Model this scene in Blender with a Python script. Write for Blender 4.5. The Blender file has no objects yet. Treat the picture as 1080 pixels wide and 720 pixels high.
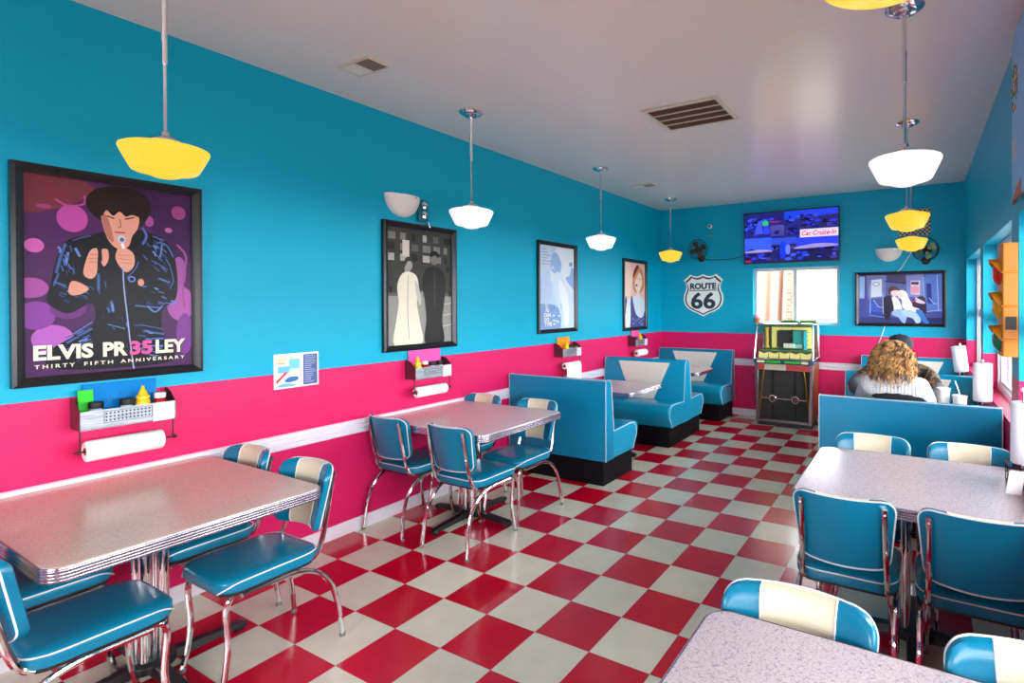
import bpy, bmesh, math, random
from mathutils import Vector, Matrix, noise
random.seed(7)
PI = math.pi
S = bpy.context.scene
COL = S.collection

# ------------------------------------------------------------------ camera, daylight, exposure
cam_d = bpy.data.cameras.new('camera'); cam = bpy.data.objects.new('camera', cam_d); COL.objects.link(cam)
cam_d.sensor_width = 36.0; cam_d.sensor_fit = 'HORIZONTAL'
cam_d.lens = 566.0 / 1080 * 36
cam_d.shift_x = -112.99 / 1080; cam_d.shift_y = -36.78 / 1080
cam_d.clip_start = 0.02
_yaw, _pit, _rol = 0.50916, -0.0049, -0.0041
_f = Vector((-math.sin(_yaw) * math.cos(_pit), math.cos(_yaw) * math.cos(_pit), math.sin(_pit)))
_r0 = Vector((math.cos(_yaw), math.sin(_yaw), 0)); _u0 = _r0.cross(_f)
_r = _r0 * math.cos(_rol) + _u0 * math.sin(_rol); _u = _r.cross(_f)
_m = Matrix((_r, _u, -_f)).transposed().to_4x4(); _m.translation = Vector((3.4228, -2.3387, 1.5653))
cam.matrix_world = _m
S.camera = cam
S.view_settings.view_transform = 'Standard'; S.view_settings.look = 'None'
S.view_settings.gamma = 1.0; S.view_settings.use_curve_mapping = False
S.view_settings.exposure = 0.16
S.cycles.use_denoising = True
S.cycles.max_bounces = 10; S.cycles.diffuse_bounces = 6; S.cycles.transparent_max_bounces = 12
S.cycles.sample_clamp_indirect = 6.0
S.cycles.blur_glossy = 0.5
S.cycles.caustics_reflective = False; S.cycles.caustics_refractive = False

w = bpy.data.worlds.new('sky'); S.world = w; w.use_nodes = True
bg = w.node_tree.nodes['Background']; bg.inputs['Color'].default_value = (0.93, 0.97, 1.0, 1); bg.inputs['Strength'].default_value = 18.0
sun_d = bpy.data.lights.new('sun', 'SUN'); sun = bpy.data.objects.new('sun', sun_d); COL.objects.link(sun)
sun_d.energy = 1.0; sun_d.angle = 0.02; sun.rotation_euler = (math.radians(38), math.radians(-20), 0)
def portal(loc, rot, sx, sy):
    d = bpy.data.lights.new('window_portal', 'AREA'); d.shape = 'RECTANGLE'; d.size = sx; d.size_y = sy
    d.cycles.is_portal = True
    o = bpy.data.objects.new('window_portal', d); COL.objects.link(o); o.location = loc; o.rotation_euler = rot
RW, BW, FW, CE = 3.89, 5.10, -4.8, 2.98          # right wall, back wall, front wall, ceiling
ALC = [(3.25, 4.79), (1.46, 3.02), (-0.35, 1.20), (-2.14, -0.60), (-3.95, -2.39)]
for a, b in ALC: portal((4.03, (a + b) / 2, 1.45), (0, math.radians(90), 0), 1.18, b - a)
portal((1.97, 5.23, 1.665), (math.radians(-90), 0, 0), 1.12, .775)
portal((1.95, FW - .07, 1.6), (math.radians(90), 0, 0), 1.5, 1.5)  # portal of the added front window

# ------------------------------------------------------------------ materials
def lin(c):
    return tuple((x / 255 / 12.92) if x / 255 <= .04045 else ((x / 255 + .055) / 1.055) ** 2.4 for x in c) + (1,)
MATS = {}
def mat(name, rgb, rough=.5, metal=0, emit=0, coat=0, spec=.5, bump=0, bscale=60, mott=0, sheen=0):
    if name in MATS: return MATS[name]
    m = bpy.data.materials.new(name); m.use_nodes = True; MATS[name] = m
    nt = m.node_tree; b = nt.nodes['Principled BSDF']
    b.inputs['Base Color'].default_value = lin(rgb); b.inputs['Roughness'].default_value = rough
    b.inputs['Metallic'].default_value = metal; b.inputs['Specular IOR Level'].default_value = spec
    b.inputs['Coat Weight'].default_value = coat
    if sheen: b.inputs['Sheen Weight'].default_value = sheen
    if emit:
        b.inputs['Emission Color'].default_value = lin(rgb); b.inputs['Emission Strength'].default_value = emit
    if bump or mott:
        tc = nt.nodes.new('ShaderNodeTexCoord'); n = nt.nodes.new('ShaderNodeTexNoise'); n.inputs['Scale'].default_value = bscale
        nt.links.new(tc.outputs['Object'], n.inputs['Vector'])
        if bump:
            bp = nt.nodes.new('ShaderNodeBump'); bp.inputs['Strength'].default_value = bump; bp.inputs['Distance'].default_value = .01
            nt.links.new(n.outputs['Fac'], bp.inputs['Height']); nt.links.new(bp.outputs['Normal'], b.inputs['Normal'])
        if mott:
            mx = nt.nodes.new('ShaderNodeMix'); mx.data_type = 'RGBA'
            c = lin(rgb); mx.inputs[6].default_value = tuple(x * (1 - mott) for x in c[:3]) + (1,); mx.inputs[7].default_value = tuple(min(1, x * (1 + mott)) for x in c[:3]) + (1,)
            nt.links.new(n.outputs['Fac'], mx.inputs[0]); nt.links.new(mx.outputs[2], b.inputs['Base Color'])
    return m
def nodes(name):
    m = bpy.data.materials.new(name); m.use_nodes = True; MATS[name] = m
    return m, m.node_tree, m.node_tree.nodes['Principled BSDF'], m.node_tree.nodes.new, m.node_tree.links.new

CYAN, PINK = (0, 168, 202), (216, 30, 98)
# painted walls: cyan above, pink below a straight paint line
m, nt, b, N, L = nodes('wall_paint')
g = N('ShaderNodeNewGeometry'); sp = N('ShaderNodeSeparateXYZ'); L(g.outputs['Position'], sp.inputs[0])
gt = N('ShaderNodeMath'); gt.operation = 'GREATER_THAN'; gt.inputs[1].default_value = 1.145; L(sp.outputs['Z'], gt.inputs[0])
mx = N('ShaderNodeMix'); mx.data_type = 'RGBA'; mx.inputs[6].default_value = lin(PINK); mx.inputs[7].default_value = lin(CYAN)
L(gt.outputs[0], mx.inputs[0]); L(mx.outputs[2], b.inputs['Base Color'])
n = N('ShaderNodeTexNoise'); n.inputs['Scale'].default_value = 90; bp = N('ShaderNodeBump'); bp.inputs['Strength'].default_value = .12; bp.inputs['Distance'].default_value = .004
L(g.outputs['Position'], n.inputs['Vector']); L(n.outputs['Fac'], bp.inputs['Height']); L(bp.outputs['Normal'], b.inputs['Normal'])
b.inputs['Roughness'].default_value = .4; b.inputs['Specular IOR Level'].default_value = .22
# checkerboard vinyl tile floor, one foot squares
m, nt, b, N, L = nodes('floor_tiles'); T = .3048
g = N('ShaderNodeNewGeometry'); mp = N('ShaderNodeMapping'); mp.vector_type = 'POINT'
mp.inputs['Location'].default_value = (-.295 / T + 40, 40, .37); mp.inputs['Scale'].default_value = (1 / T, 1 / T, 0)
L(g.outputs['Position'], mp.inputs['Vector'])
ch = N('ShaderNodeTexChecker'); ch.inputs['Scale'].default_value = 1.0; L(mp.outputs[0], ch.inputs['Vector'])
fl = N('ShaderNodeVectorMath'); fl.operation = 'FLOOR'; L(mp.outputs[0], fl.inputs[0])
wn = N('ShaderNodeTexWhiteNoise'); wn.noise_dimensions = '2D'; L(fl.outputs[0], wn.inputs['Vector'])
mx = N('ShaderNodeMix'); mx.data_type = 'RGBA'; mx.inputs[7].default_value = lin((222, 218, 196)); mx.inputs[6].default_value = lin((200, 4, 40))
L(ch.outputs['Fac'], mx.inputs[0])
ns = N('ShaderNodeTexNoise'); ns.inputs['Scale'].default_value = 9; ns.inputs['Detail'].default_value = 8; L(g.outputs['Position'], ns.inputs['Vector'])
ad = N('ShaderNodeMath'); ad.operation = 'MULTIPLY_ADD'; ad.inputs[1].default_value = .12; L(wn.outputs['Value'], ad.inputs[0])
a2 = N('ShaderNodeMath'); a2.operation = 'MULTIPLY_ADD'; a2.inputs[1].default_value = .22; a2.inputs[2].default_value = .78; L(ns.outputs['Fac'], a2.inputs[0]); L(a2.outputs[0], ad.inputs[2])
sc = N('ShaderNodeVectorMath'); sc.operation = 'SCALE'; L(mx.outputs[2], sc.inputs[0]); L(ad.outputs[0], sc.inputs['Scale']); 
fr = N('ShaderNodeVectorMath'); fr.operation = 'FRACTION'; L(mp.outputs[0], fr.inputs[0])
s2 = N('ShaderNodeSeparateXYZ'); L(fr.outputs[0], s2.inputs[0])
def seam(o):
    a = N('ShaderNodeMath'); a.operation = 'SUBTRACT'; a.inputs[1].default_value = .5; L(o, a.inputs[0])
    c = N('ShaderNodeMath'); c.operation = 'ABSOLUTE'; L(a.outputs[0], c.inputs[0])
    d = N('ShaderNodeMath'); d.operation = 'GREATER_THAN'; d.inputs[1].default_value = .4965; L(c.outputs[0], d.inputs[0]); return d.outputs[0]
mxs = N('ShaderNodeMath'); mxs.operation = 'MAXIMUM'; L(seam(s2.outputs['X']), mxs.inputs[0]); L(seam(s2.outputs['Y']), mxs.inputs[1])
m2 = N('ShaderNodeMix'); m2.data_type = 'RGBA'; m2.inputs[7].default_value = lin((90, 20, 35)); mf = N('ShaderNodeMath'); mf.operation = 'MULTIPLY'; mf.inputs[1].default_value = .6
L(mxs.outputs[0], mf.inputs[0]); L(mf.outputs[0], m2.inputs[0]); L(sc.outputs[0], m2.inputs[6]); L(m2.outputs[2], b.inputs['Base Color'])
bp = N('ShaderNodeBump'); bp.inputs['Strength'].default_value = .05; bp.inputs['Distance'].default_value = .02; L(ns.outputs['Fac'], bp.inputs['Height']); L(bp.outputs['Normal'], b.inputs['Normal'])
b.inputs['Roughness'].default_value = .2
# crackle patterned laminate
def laminate(name, base, line, amt):
    m, nt, b, N, L = nodes(name)
    tc = N('ShaderNodeTexCoord')
    cols = []
    fac = None
    for k, scl in enumerate((75, 95)):
        n = N('ShaderNodeTexNoise'); n.inputs['Scale'].default_value = scl; n.inputs['Detail'].default_value = .5
        mpp = N('ShaderNodeMapping'); mpp.inputs['Location'].default_value = (k * 7, 0, 0); L(tc.outputs['Object'], mpp.inputs[0]); L(mpp.outputs[0], n.inputs['Vector'])
        a = N('ShaderNodeMath'); a.operation = 'SUBTRACT'; a.inputs[1].default_value = .5; L(n.outputs['Fac'], a.inputs[0])
        c = N('ShaderNodeMath'); c.operation = 'ABSOLUTE'; L(a.outputs[0], c.inputs[0])
        d = N('ShaderNodeMath'); d.operation = 'LESS_THAN'; d.inputs[1].default_value = .017; L(c.outputs[0], d.inputs[0])
        if fac is None: fac = d.outputs[0]
        else:
            e = N('ShaderNodeMath'); e.operation = 'MAXIMUM'; L(fac, e.inputs[0]); L(d.outputs[0], e.inputs[1]); fac = e.outputs[0]
    f = N('ShaderNodeMath'); f.operation = 'MULTIPLY'; f.inputs[1].default_value = amt; L(fac, f.inputs[0])
    mx = N('ShaderNodeMix'); mx.data_type = 'RGBA'; mx.inputs[6].default_value = lin(base); mx.inputs[7].default_value = lin(line)
    L(f.outputs[0], mx.inputs[0]); L(mx.outputs[2], b.inputs['Base Color']); b.inputs['Roughness'].default_value = .22
    return m
LAM = laminate('crackle_laminate', (194, 180, 184), (92, 74, 100), .55)
def sheen_node(N, L, top, base):
    lw = N('ShaderNodeLayerWeight'); lw.inputs['Blend'].default_value = .5
    p = N('ShaderNodeMath'); p.operation = 'POWER'; p.inputs[1].default_value = 5; L(lw.outputs['Facing'], p.inputs[0])
    q = N('ShaderNodeMath'); q.operation = 'MULTIPLY_ADD'; q.inputs[1].default_value = top; q.inputs[2].default_value = base; L(p.outputs[0], q.inputs[0]); return q
# window glass that lets daylight straight through
m, nt, b, N, L = nodes('window_glass'); nt.nodes.remove(b)
tr = N('ShaderNodeBsdfTransparent'); gl = N('ShaderNodeBsdfGlossy'); gl.inputs['Roughness'].default_value = .02
fz = sheen_node(N, L, .85, .03); ms = N('ShaderNodeMixShader')
L(fz.outputs[0], ms.inputs[0]); L(tr.outputs[0], ms.inputs[1]); L(gl.outputs[0], ms.inputs[2]); L(ms.outputs[0], nt.nodes['Material Output'].inputs['Surface'])
GLASS = m
m, nt, b, N, L = nodes('picture_acrylic'); nt.nodes.remove(b)
tr = N('ShaderNodeBsdfTransparent'); gl = N('ShaderNodeBsdfGlossy'); gl.inputs['Roughness'].default_value = .22
fz = sheen_node(N, L, .35, .006); ms = N('ShaderNodeMixShader')
L(fz.outputs[0], ms.inputs[0]); L(tr.outputs[0], ms.inputs[1]); L(gl.outputs[0], ms.inputs[2]); L(ms.outputs[0], nt.nodes['Material Output'].inputs['Surface'])
ACRY = m

CEIL = mat('ceiling_paint', (242, 234, 228), .24, bump=.05, bscale=40)
TRIM = mat('white_trim', (232, 226, 236), .35)
VIN = mat('turquoise_vinyl', (0, 146, 184), .27, bump=.05, bscale=350, spec=.42)
VIND = mat('turquoise_vinyl_panel', (0, 126, 166), .33, spec=.35, bump=.06, bscale=350)
VINC = mat('turquoise_chair_vinyl', (0, 112, 146), .24, bump=.05, bscale=350, spec=.45)
VINW = mat('cream_vinyl', (218, 203, 176), .38, bump=.06, bscale=350)
VINB = mat('pale_booth_vinyl', (232, 226, 212), .38, bump=.06, bscale=350)
PIPE = mat('white_piping', (215, 222, 222), .45)
CHR = mat('chrome', (225, 222, 225), .1, 1)
GRV = mat('painted_groove_shade', (62, 54, 74), .4, .3)  # dark colour standing in for shade between the table edge ridges
ALU = mat('ribbed_aluminium', (196, 190, 204), .2, 1)
BLK = mat('black_iron', (14, 14, 18), .45)
BASE = mat('black_kick_base', (5, 5, 12), .6, spec=.2)
FRM = mat('black_frame', (18, 20, 26), .3)
WHT = mat('white_plastic', (235, 235, 235), .4)
PAPER = mat('white_paper', (245, 243, 240), .85)
BROWN = mat('brown_metal', (92, 44, 56), .3, .4)
YEL = mat('mustard_yellow', (245, 190, 10), .3)
RED = mat('ketchup_red', (150, 20, 15), .25)
RUB = mat('rubber_foot', (112, 108, 100), .5)

# ------------------------------------------------------------------ mesh helpers
class MB:
    def __init__(s): s.bm = bmesh.new(); s.slot = 0
    def _tag(s, fs):
        for f in fs: f.material_index = s.slot
    def box(s, c, d, rot=None):
        r = bmesh.ops.create_cube(s.bm, size=1); M = Matrix.Translation(c) @ (rot.to_4x4() if rot else Matrix.Identity(4)) @ Matrix.Diagonal((*d, 1))
        bmesh.ops.transform(s.bm, matrix=M, verts=r['verts']); s._tag({f for v in r['verts'] for f in v.link_faces}); return s
    def b2(s, x0, x1, y0, y1, z0, z1): return s.box(((x0 + x1) / 2, (y0 + y1) / 2, (z0 + z1) / 2), (abs(x1 - x0), abs(y1 - y0), abs(z1 - z0)))
    def loft(s, rings, cap=True, close=False):
        vs = [[s.bm.verts.new(p) for p in r] for r in rings]; fs = []; n = len(rings[0])
        rr = range(len(vs)) if close else range(len(vs) - 1)
        for i in rr:
            a, b = vs[i], vs[(i + 1) % len(vs)]
            for k in range(n): fs.append(s.bm.faces.new((a[k], a[(k + 1) % n], b[(k + 1) % n], b[k])))
        if cap and not close:
            fs.append(s.bm.faces.new(list(reversed(vs[0])))); fs.append(s.bm.faces.new(vs[-1]))
        s._tag(fs); return s
    def tube(s, pts, r, seg=10, smooth=0, close=False):
        pts = [Vector(p) for p in pts]
        if smooth: pts = crom(pts, smooth, close)
        rs = r if isinstance(r, (list, tuple)) else [r] * len(pts)
        if len(rs) != len(pts): rs = [rs[0] + (rs[-1] - rs[0]) * i / (len(pts) - 1) for i in range(len(pts))]
        up = None; rings = []; n = len(pts)
        for i, p in enumerate(pts):
            if close: t = (pts[(i + 1) % n] - pts[i - 1]).normalized()
            else: t = (pts[min(i + 1, n - 1)] - pts[max(i - 1, 0)]).normalized()
            if up is None: up = t.orthogonal().normalized()
            up = (up - t * up.dot(t)).normalized(); bi = t.cross(up)
            rings.append([p + (up * math.cos(2 * PI * k / seg) + bi * math.sin(2 * PI * k / seg)) * rs[i] for k in range(seg)])
        return s.loft(rings, cap=not close, close=close)
    def lathe(s, prof, c=(0, 0, 0), seg=24, M=None):
        c = Vector(c); rings = []
        for r, z in prof:
            ring = [Vector((max(r, 1e-4) * math.cos(2 * PI * k / seg), max(r, 1e-4) * math.sin(2 * PI * k / seg), z)) for k in range(seg)]
            rings.append([(M @ p if M else p) + c for p in ring])
        return s.loft(rings)
    def prism(s, poly, z0, z1, ax=2):
        def P(a, b, h): return {2: (a, b, h), 0: (h, a, b), 1: (a, h, b)}[ax]
        return s.loft([[P(a, b, z0) for a, b in poly], [P(a, b, z1) for a, b in poly]])
    def quadface(s, ps): s._tag([s.bm.faces.new([s.bm.verts.new(p) for p in ps])]); return s
    def ball(s, c, r, seg=16):
        if not isinstance(r, (tuple, list)): r = (r, r, r)
        q = bmesh.ops.create_uvsphere(s.bm, u_segments=seg, v_segments=max(6, seg * 2 // 3), radius=1)
        bmesh.ops.transform(s.bm, matrix=Matrix.Translation(c) @ Matrix.Diagonal((*r, 1)), verts=q['verts']); s._tag({f for v in q['verts'] for f in v.link_faces}); return s
    def build(s, name, mats, parent=None, bevel=0, bseg=2, smooth=35, sub=0, fix=True):
        if fix: bmesh.ops.recalc_face_normals(s.bm, faces=s.bm.faces)
        me = bpy.data.meshes.new(name); s.bm.to_mesh(me); s.bm.free()
        for mm in (mats if isinstance(mats, (list, tuple)) else [mats]): me.materials.append(mm)
        if smooth:
            for p in me.polygons: p.use_smooth = True
            me.set_sharp_from_angle(angle=math.radians(smooth))
        o = bpy.data.objects.new(name, me); COL.objects.link(o)
        if parent is not None: o.parent = parent
        if bevel:
            bv = o.modifiers.new('edge', 'BEVEL'); bv.width = bevel; bv.segments = bseg; bv.limit_method = 'ANGLE'; bv.angle_limit = math.radians(40); bv.harden_normals = False
        if sub:
            sm = o.modifiers.new('soft', 'SUBSURF'); sm.levels = sub; sm.render_levels = sub
        return o
def crom(pts, k, close=False):
    n = len(pts); out = []
    for i in range(n if close else n - 1):
        p0, p1, p2, p3 = (pts[(i - 1) % n], pts[i], pts[(i + 1) % n], pts[(i + 2) % n]) if close else (pts[max(i - 1, 0)], pts[i], pts[i + 1], pts[min(i + 2, n - 1)])
        for j in range(k):
            t = j / k
            out.append(.5 * ((2 * p1) + (p2 - p0) * t + (2 * p0 - 5 * p1 + 4 * p2 - p3) * t * t + (3 * p1 - p0 - 3 * p2 + p3) * t ** 3))
    if not close: out.append(pts[-1])
    return out
def rrect(hx, hy, r, n=6, cx=0, cy=0):
    out = []
    for sx, sy, a0 in ((1, 1, 0), (-1, 1, 90), (-1, -1, 180), (1, -1, 270)):
        for k in range(n + 1):
            a = math.radians(a0 + 90 * k / n); out.append((cx + sx * (hx - r) + r * math.cos(a), cy + sy * (hy - r) + r * math.sin(a)))
    return out
def thing(name, label, cat, loc=(0, 0, 0), rz=0, group=None):
    o = bpy.data.objects.new(name, None); COL.objects.link(o); o.empty_display_size = .1
    o.location = loc; o.rotation_euler = (0, 0, rz); tag(o, label, cat, group); return o
def tag(o, label, cat, group=None):
    o['label'] = label; o['category'] = cat
    if group: o['group'] = group
    return o
def struct(o): o['kind'] = 'structure'; return o
def dup(root, loc, rz, label, group=None):
    r = root.copy(); COL.objects.link(r); r.location = loc; r.rotation_euler = (0, 0, rz); r['label'] = label
    if group: r['group'] = group
    for ch in list(root.children):
        c = ch.copy(); COL.objects.link(c); c.parent = r
        for g2 in list(ch.children):
            d = g2.copy(); COL.objects.link(d); d.parent = c
    return r
def text(parent, name, s, size, M, mt, ext=.001, bold=0, shear=0, spacing=1.0, sx=1.0, sy=1.0, fit=0, fith=0):
    cu = bpy.data.curves.new(name, 'FONT'); cu.body = s; cu.size = size; cu.align_x = 'CENTER'; cu.align_y = 'CENTER'; cu.extrude = ext; cu.offset = bold; cu.shear = shear; cu.space_character = spacing; cu.resolution_u = 3
    tmp = bpy.data.objects.new('tmp', cu); COL.objects.link(tmp)
    dg = bpy.context.evaluated_depsgraph_get(); me = bpy.data.meshes.new_from_object(tmp.evaluated_get(dg)); bpy.data.objects.remove(tmp)
    if fit:
        xs = [v.co.x for v in me.vertices]; c_ = (max(xs) + min(xs)) / 2; me.transform(Matrix.Translation((-c_, 0, 0))); sx = fit / (max(xs) - min(xs))
    if fith:
        ys_ = [v.co.y for v in me.vertices]; c_ = (max(ys_) + min(ys_)) / 2; me.transform(Matrix.Translation((0, -c_, 0))); sy = fith / (max(ys_) - min(ys_))
    me.transform(M @ Matrix.Diagonal((sx, sy, 1, 1))); me.materials.clear(); me.materials.append(mt)
    o = bpy.data.objects.new(name, me); COL.objects.link(o)
    if parent is not None: o.parent = parent
    return o
# ------------------------------------------------------------------ the room
WP = MATS['wall_paint']
struct(MB().b2(-.12, 4.06, FW - .15, BW + .16, -.1, 0).build('floor', MATS['floor_tiles'], smooth=0))
struct(MB().b2(-.12, 4.06, FW - .15, BW + .16, CE, CE + .1).build('ceiling', CEIL, smooth=0))
struct(MB().b2(-.12, 0, FW - .15, BW + .16, 0, CE).build('wall_left', WP, smooth=0))
SILL, HEAD = .86, 2.04
q = MB(); q.b2(RW, 4.06, FW, BW, 0, SILL).b2(RW, 4.06, FW, BW, HEAD, CE)
ys = [BW] + [v for a, b in ALC for v in (b, a)] + [FW]
for k in range(0, len(ys), 2): q.b2(RW, 4.06, ys[k + 1], ys[k], SILL, HEAD)
struct(q.build('wall_right', WP, smooth=0))
BX0, BX1, BZ0, BZ1 = 1.41, 2.53, 1.275, 2.05
q = MB(); q.b2(0, 4.06, BW, BW + .16, 0, BZ0).b2(0, 4.06, BW, BW + .16, BZ1, CE).b2(0, BX0, BW, BW + .16, BZ0, BZ1).b2(BX1, 4.06, BW, BW + .16, BZ0, BZ1)
struct(q.build('wall_back', WP, smooth=0))
q = MB(); q.b2(0, 4.06, FW - .15, FW, 0, .85).b2(0, 4.06, FW - .15, FW, 2.35, CE).b2(0, 1.2, FW - .15, FW, .85, 2.35).b2(2.7, 4.06, FW - .15, FW, .85, 2.35)
struct(q.build('wall_front', WP, smooth=0))
# baseboards and ribbed chair rails
def ribbed(name, p0, p1, n, z0, z1, dp):
    """a ribbed board along p0-p1 standing out from the wall by dp along n"""
    prof = []; K = 3; h = (z1 - z0) / K
    for k in range(K):
        a = z0 + k * h
        prof += [(.35, a + .0005), (1, a + h * .22), (1, a + h * .8), (.35, a + h - .0005)]
    pts = [(0, z0)] + prof + [(0, z1)]
    q = MB(); q.loft([[(p[0] + n[0] * d * dp, p[1] + n[1] * d * dp, z) for d, z in pts] for p in (p0, p1)])
    return struct(q.build(name, TRIM, smooth=0))
ribbed('trim_1', (.0005, FW), (.0005, BW), (1, 0), .672, .77, .016)
ribbed('trim_2', (0.02, BW - .0005), (RW, BW - .0005), (0, -1), .695, .79, .016)
struct(MB().b2(.0005, .012, FW, BW, 0, .09).build('baseboard_left', TRIM, bevel=.003))
struct(MB().b2(.0125, RW, BW - .012, BW - .0005, 0, .09).build('baseboard_back', TRIM, bevel=.003))
struct(MB().b2(RW - .012, RW - .0005, FW, BW - .0125, 0, .09).build('baseboard_right', TRIM, bevel=.003))
# windows of the right wall
UPV = mat('window_vinyl', (238, 240, 245), .3)
for i, (a, b) in enumerate(ALC):
    q = MB(); x0, x1 = 3.985, 4.045; t = .045
    q.b2(x0, x1, a + .001, a + t, SILL, HEAD).b2(x0, x1, b - t, b - .001, SILL, HEAD).b2(x0, x1, a + t, b - t, SILL + .001, SILL + t).b2(x0, x1, a + t, b - t, HEAD - t, HEAD - .001)
    mz = (SILL + HEAD) / 2
    q.b2(x0 + .012, x1 - .012, a + t, b - t, mz - .022, mz + .022)
    c = (a + b) / 2; q.b2(x0 + .01, x1 - .01, c - .02, c + .02, SILL + t, HEAD - t)
    for u0, u1 in ((a + t, c - .02), (c + .02, b - t)):
        for z0, z1 in ((SILL + t, mz - .022), (mz + .022, HEAD - t)):
            q.b2(x0 + .02, x1 - .02, u0, u0 + .025, z0, z1).b2(x0 + .02, x1 - .02, u1 - .025, u1, z0, z1).b2(x0 + .02, x1 - .02, u0 + .025, u1 - .025, z0, z0 + .025).b2(x0 + .02, x1 - .02, u0 + .025, u1 - .025, z1 - .025, z1)
    wn_ = struct(q.build('window_%d' % (i + 1), UPV, bevel=.002))
    MB().quadface([(4.018, a + t, SILL + t), (4.018, b - t, SILL + t), (4.018, b - t, HEAD - t), (4.018, a + t, HEAD - t)]).build('pane', GLASS, wn_, smooth=0)
# back window: two sliding sashes
q = MB(); y0, y1, t = BW + .075, BW + .14, .04
q.b2(BX0, BX0 + t, y0, y1, BZ0, BZ1).b2(BX1 - t, BX1, y0, y1, BZ0, BZ1).b2(BX0 + t, BX1 - t, y0, y1, BZ0, BZ0 + t).b2(BX0 + t, BX1 - t, y0, y1, BZ1 - t, BZ1)
q.b2(1.935, 1.985, y0 + .01, y1 - .01, BZ0 + t, BZ1 - t)
struct_w = struct(q.build('window_6', mat('window_vinyl_grey', (200, 205, 210), .35), bevel=.003))
MB().quadface([(BX0 + t, y0 + .03, BZ0 + t), (BX1 - t, y0 + .03, BZ0 + t), (BX1 - t, y0 + .03, BZ1 - t), (BX0 + t, y0 + .03, BZ1 - t)]).build('pane', GLASS, struct_w, smooth=0)
# unseen front window, added to let fill light in behind the camera
q = MB(); y0, y1 = FW - .11, FW - .05
for x in (1.2, 1.93, 2.65): q.b2(x, x + .05, y0, y1, .85, 2.35)
q.b2(1.25, 2.65, y0, y1, .85, .9).b2(1.25, 2.65, y0, y1, 2.3, 2.35)
wn_ = struct(q.build('window_7', UPV, bevel=.003))
MB().quadface([(1.25, y0 + .03, .9), (2.65, y0 + .03, .9), (2.65, y0 + .03, 2.3), (1.25, y0 + .03, 2.3)]).build('pane', GLASS, wn_, smooth=0)

# ------------------------------------------------------------------ outside
struct(MB().b2(4.061, 5.55, FW - .15, BW + .16, 2.62, 2.74).build('added_sky_blocker', mat('sky_blocker_brown', (92, 84, 78), .8), smooth=0))  # unseen slab, added to cut steep sky light at the right windows
GRND = mat('pale_concrete', (130, 126, 118), .9, mott=.12, bscale=3)
q = MB(); q.b2(-20, 24, -24, FW - .16, -.2, -.1).b2(-20, 24, BW + .17, 26, -.2, -.1).b2(4.07, 24, FW - .16, BW + .17, -.2, -.1)
struct(q.build('ground', GRND, smooth=0))
m, nt, b, N, L = nodes('outside_brick'); bt = N('ShaderNodeTexBrick'); bt.inputs['Scale'].default_value = 4.2; tc = N('ShaderNodeTexCoord')
mp = N('ShaderNodeMapping'); mp.inputs['Rotation'].default_value = (PI / 2, 0, 0); L(tc.outputs['Object'], mp.inputs[0]); L(mp.outputs[0], bt.inputs['Vector'])
bt.inputs['Color1'].default_value = lin((122, 60, 42)); bt.inputs['Color2'].default_value = lin((140, 84, 56)); bt.inputs['Mortar'].default_value = lin((150, 140, 130)); L(bt.outputs['Color'], b.inputs['Base Color']); b.inputs['Roughness'].default_value = .9
tag(MB().b2(-3.0, 1.43, 8.0, 8.3, -.1, 3.2).build('brick_wall', m, smooth=0), 'orange brick wall standing outside beyond the back window', 'wall')
PEACH = mat('peach_cloth', (150, 116, 94), .9)
def drape(x0, x1, y, name, label):
    q = MB(); rings = []; nn = 26
    for k in range(2):
        z = (-.1, 3.1)[k]; ring = []
        for i in range(nn + 1):
            u = i / nn; ring.append((x0 + (x1 - x0) * u + (.12 if k else 0), y + .045 * math.sin(u * 13) - .05 * math.sin(PI * u), z))
        for i in range(nn, -1, -1):
            u = i / nn; ring.append((x0 + (x1 - x0) * u + (.12 if k else 0), y + .02 + .045 * math.sin(u * 13) - .05 * math.sin(PI * u), z))
        rings.append(ring)
    return tag(q.loft(rings).build(name, PEACH, smooth=60), label, 'curtain')
drape(.90, 1.24, 7.0, 'patio_curtain', 'peach curtain panel hanging outside at the far left of the back window')
drape(1.10, 1.34, 7.25, 'patio_curtain', 'peach curtain panel hanging outside next to the brick wall')
qq = MB(); qq.b2(.6, 7.0, 11.0, 11.2, -.1, 3.0); struct(qq.build('wall_outside', mat('white_siding', (165, 162, 156), .8), smooth=0))
qq = MB(); qq.b2(1.73, 2.25, 10.8, 10.999, 1.49, 2.49); tag(qq.build('meter_cabinet', mat('grey_cabinet', (118, 122, 130), .6), bevel=.02), 'pale grey metal cabinet seen through the back window', 'cabinet')
qq = MB()
for k in range(3): qq.b2(2.75 + k * .5, 2.78 + k * .5, 9.6, 9.63, -.1, 2.4)
for k in range(4): qq.b2(2.6, 4.2, 9.59, 9.61, 1.2 + k * .35, 1.22 + k * .35)
tag(qq.build('trellis', mat('trellis_wood', (112, 112, 110), .7), smooth=0), 'thin grey trellis outside behind the right pane of the back window', 'trellis')
LEAF = mat('outside_leaves', (70, 100, 50), .8, mott=.4, bscale=3)
qq = MB()
for k in range(60):
    a = random.random() * 6.28; r = random.random() ** .5
    qq.ball((13 + 1.6 * r * math.cos(a), 9 + 2.2 * r * math.sin(a), 3.2 + random.uniform(-1, 1.2)), random.uniform(.35, .7), 8)
tr = thing('tree', 'leafy green tree outside the right hand windows', 'tree', (0, 0, 0))
qq.build('crown', LEAF, tr); MB().tube([(13, 9, -.1), (13, 9, 2.8)], [.22, .14]).build('trunk', mat('bark', (90, 70, 55), .9), tr)

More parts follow.
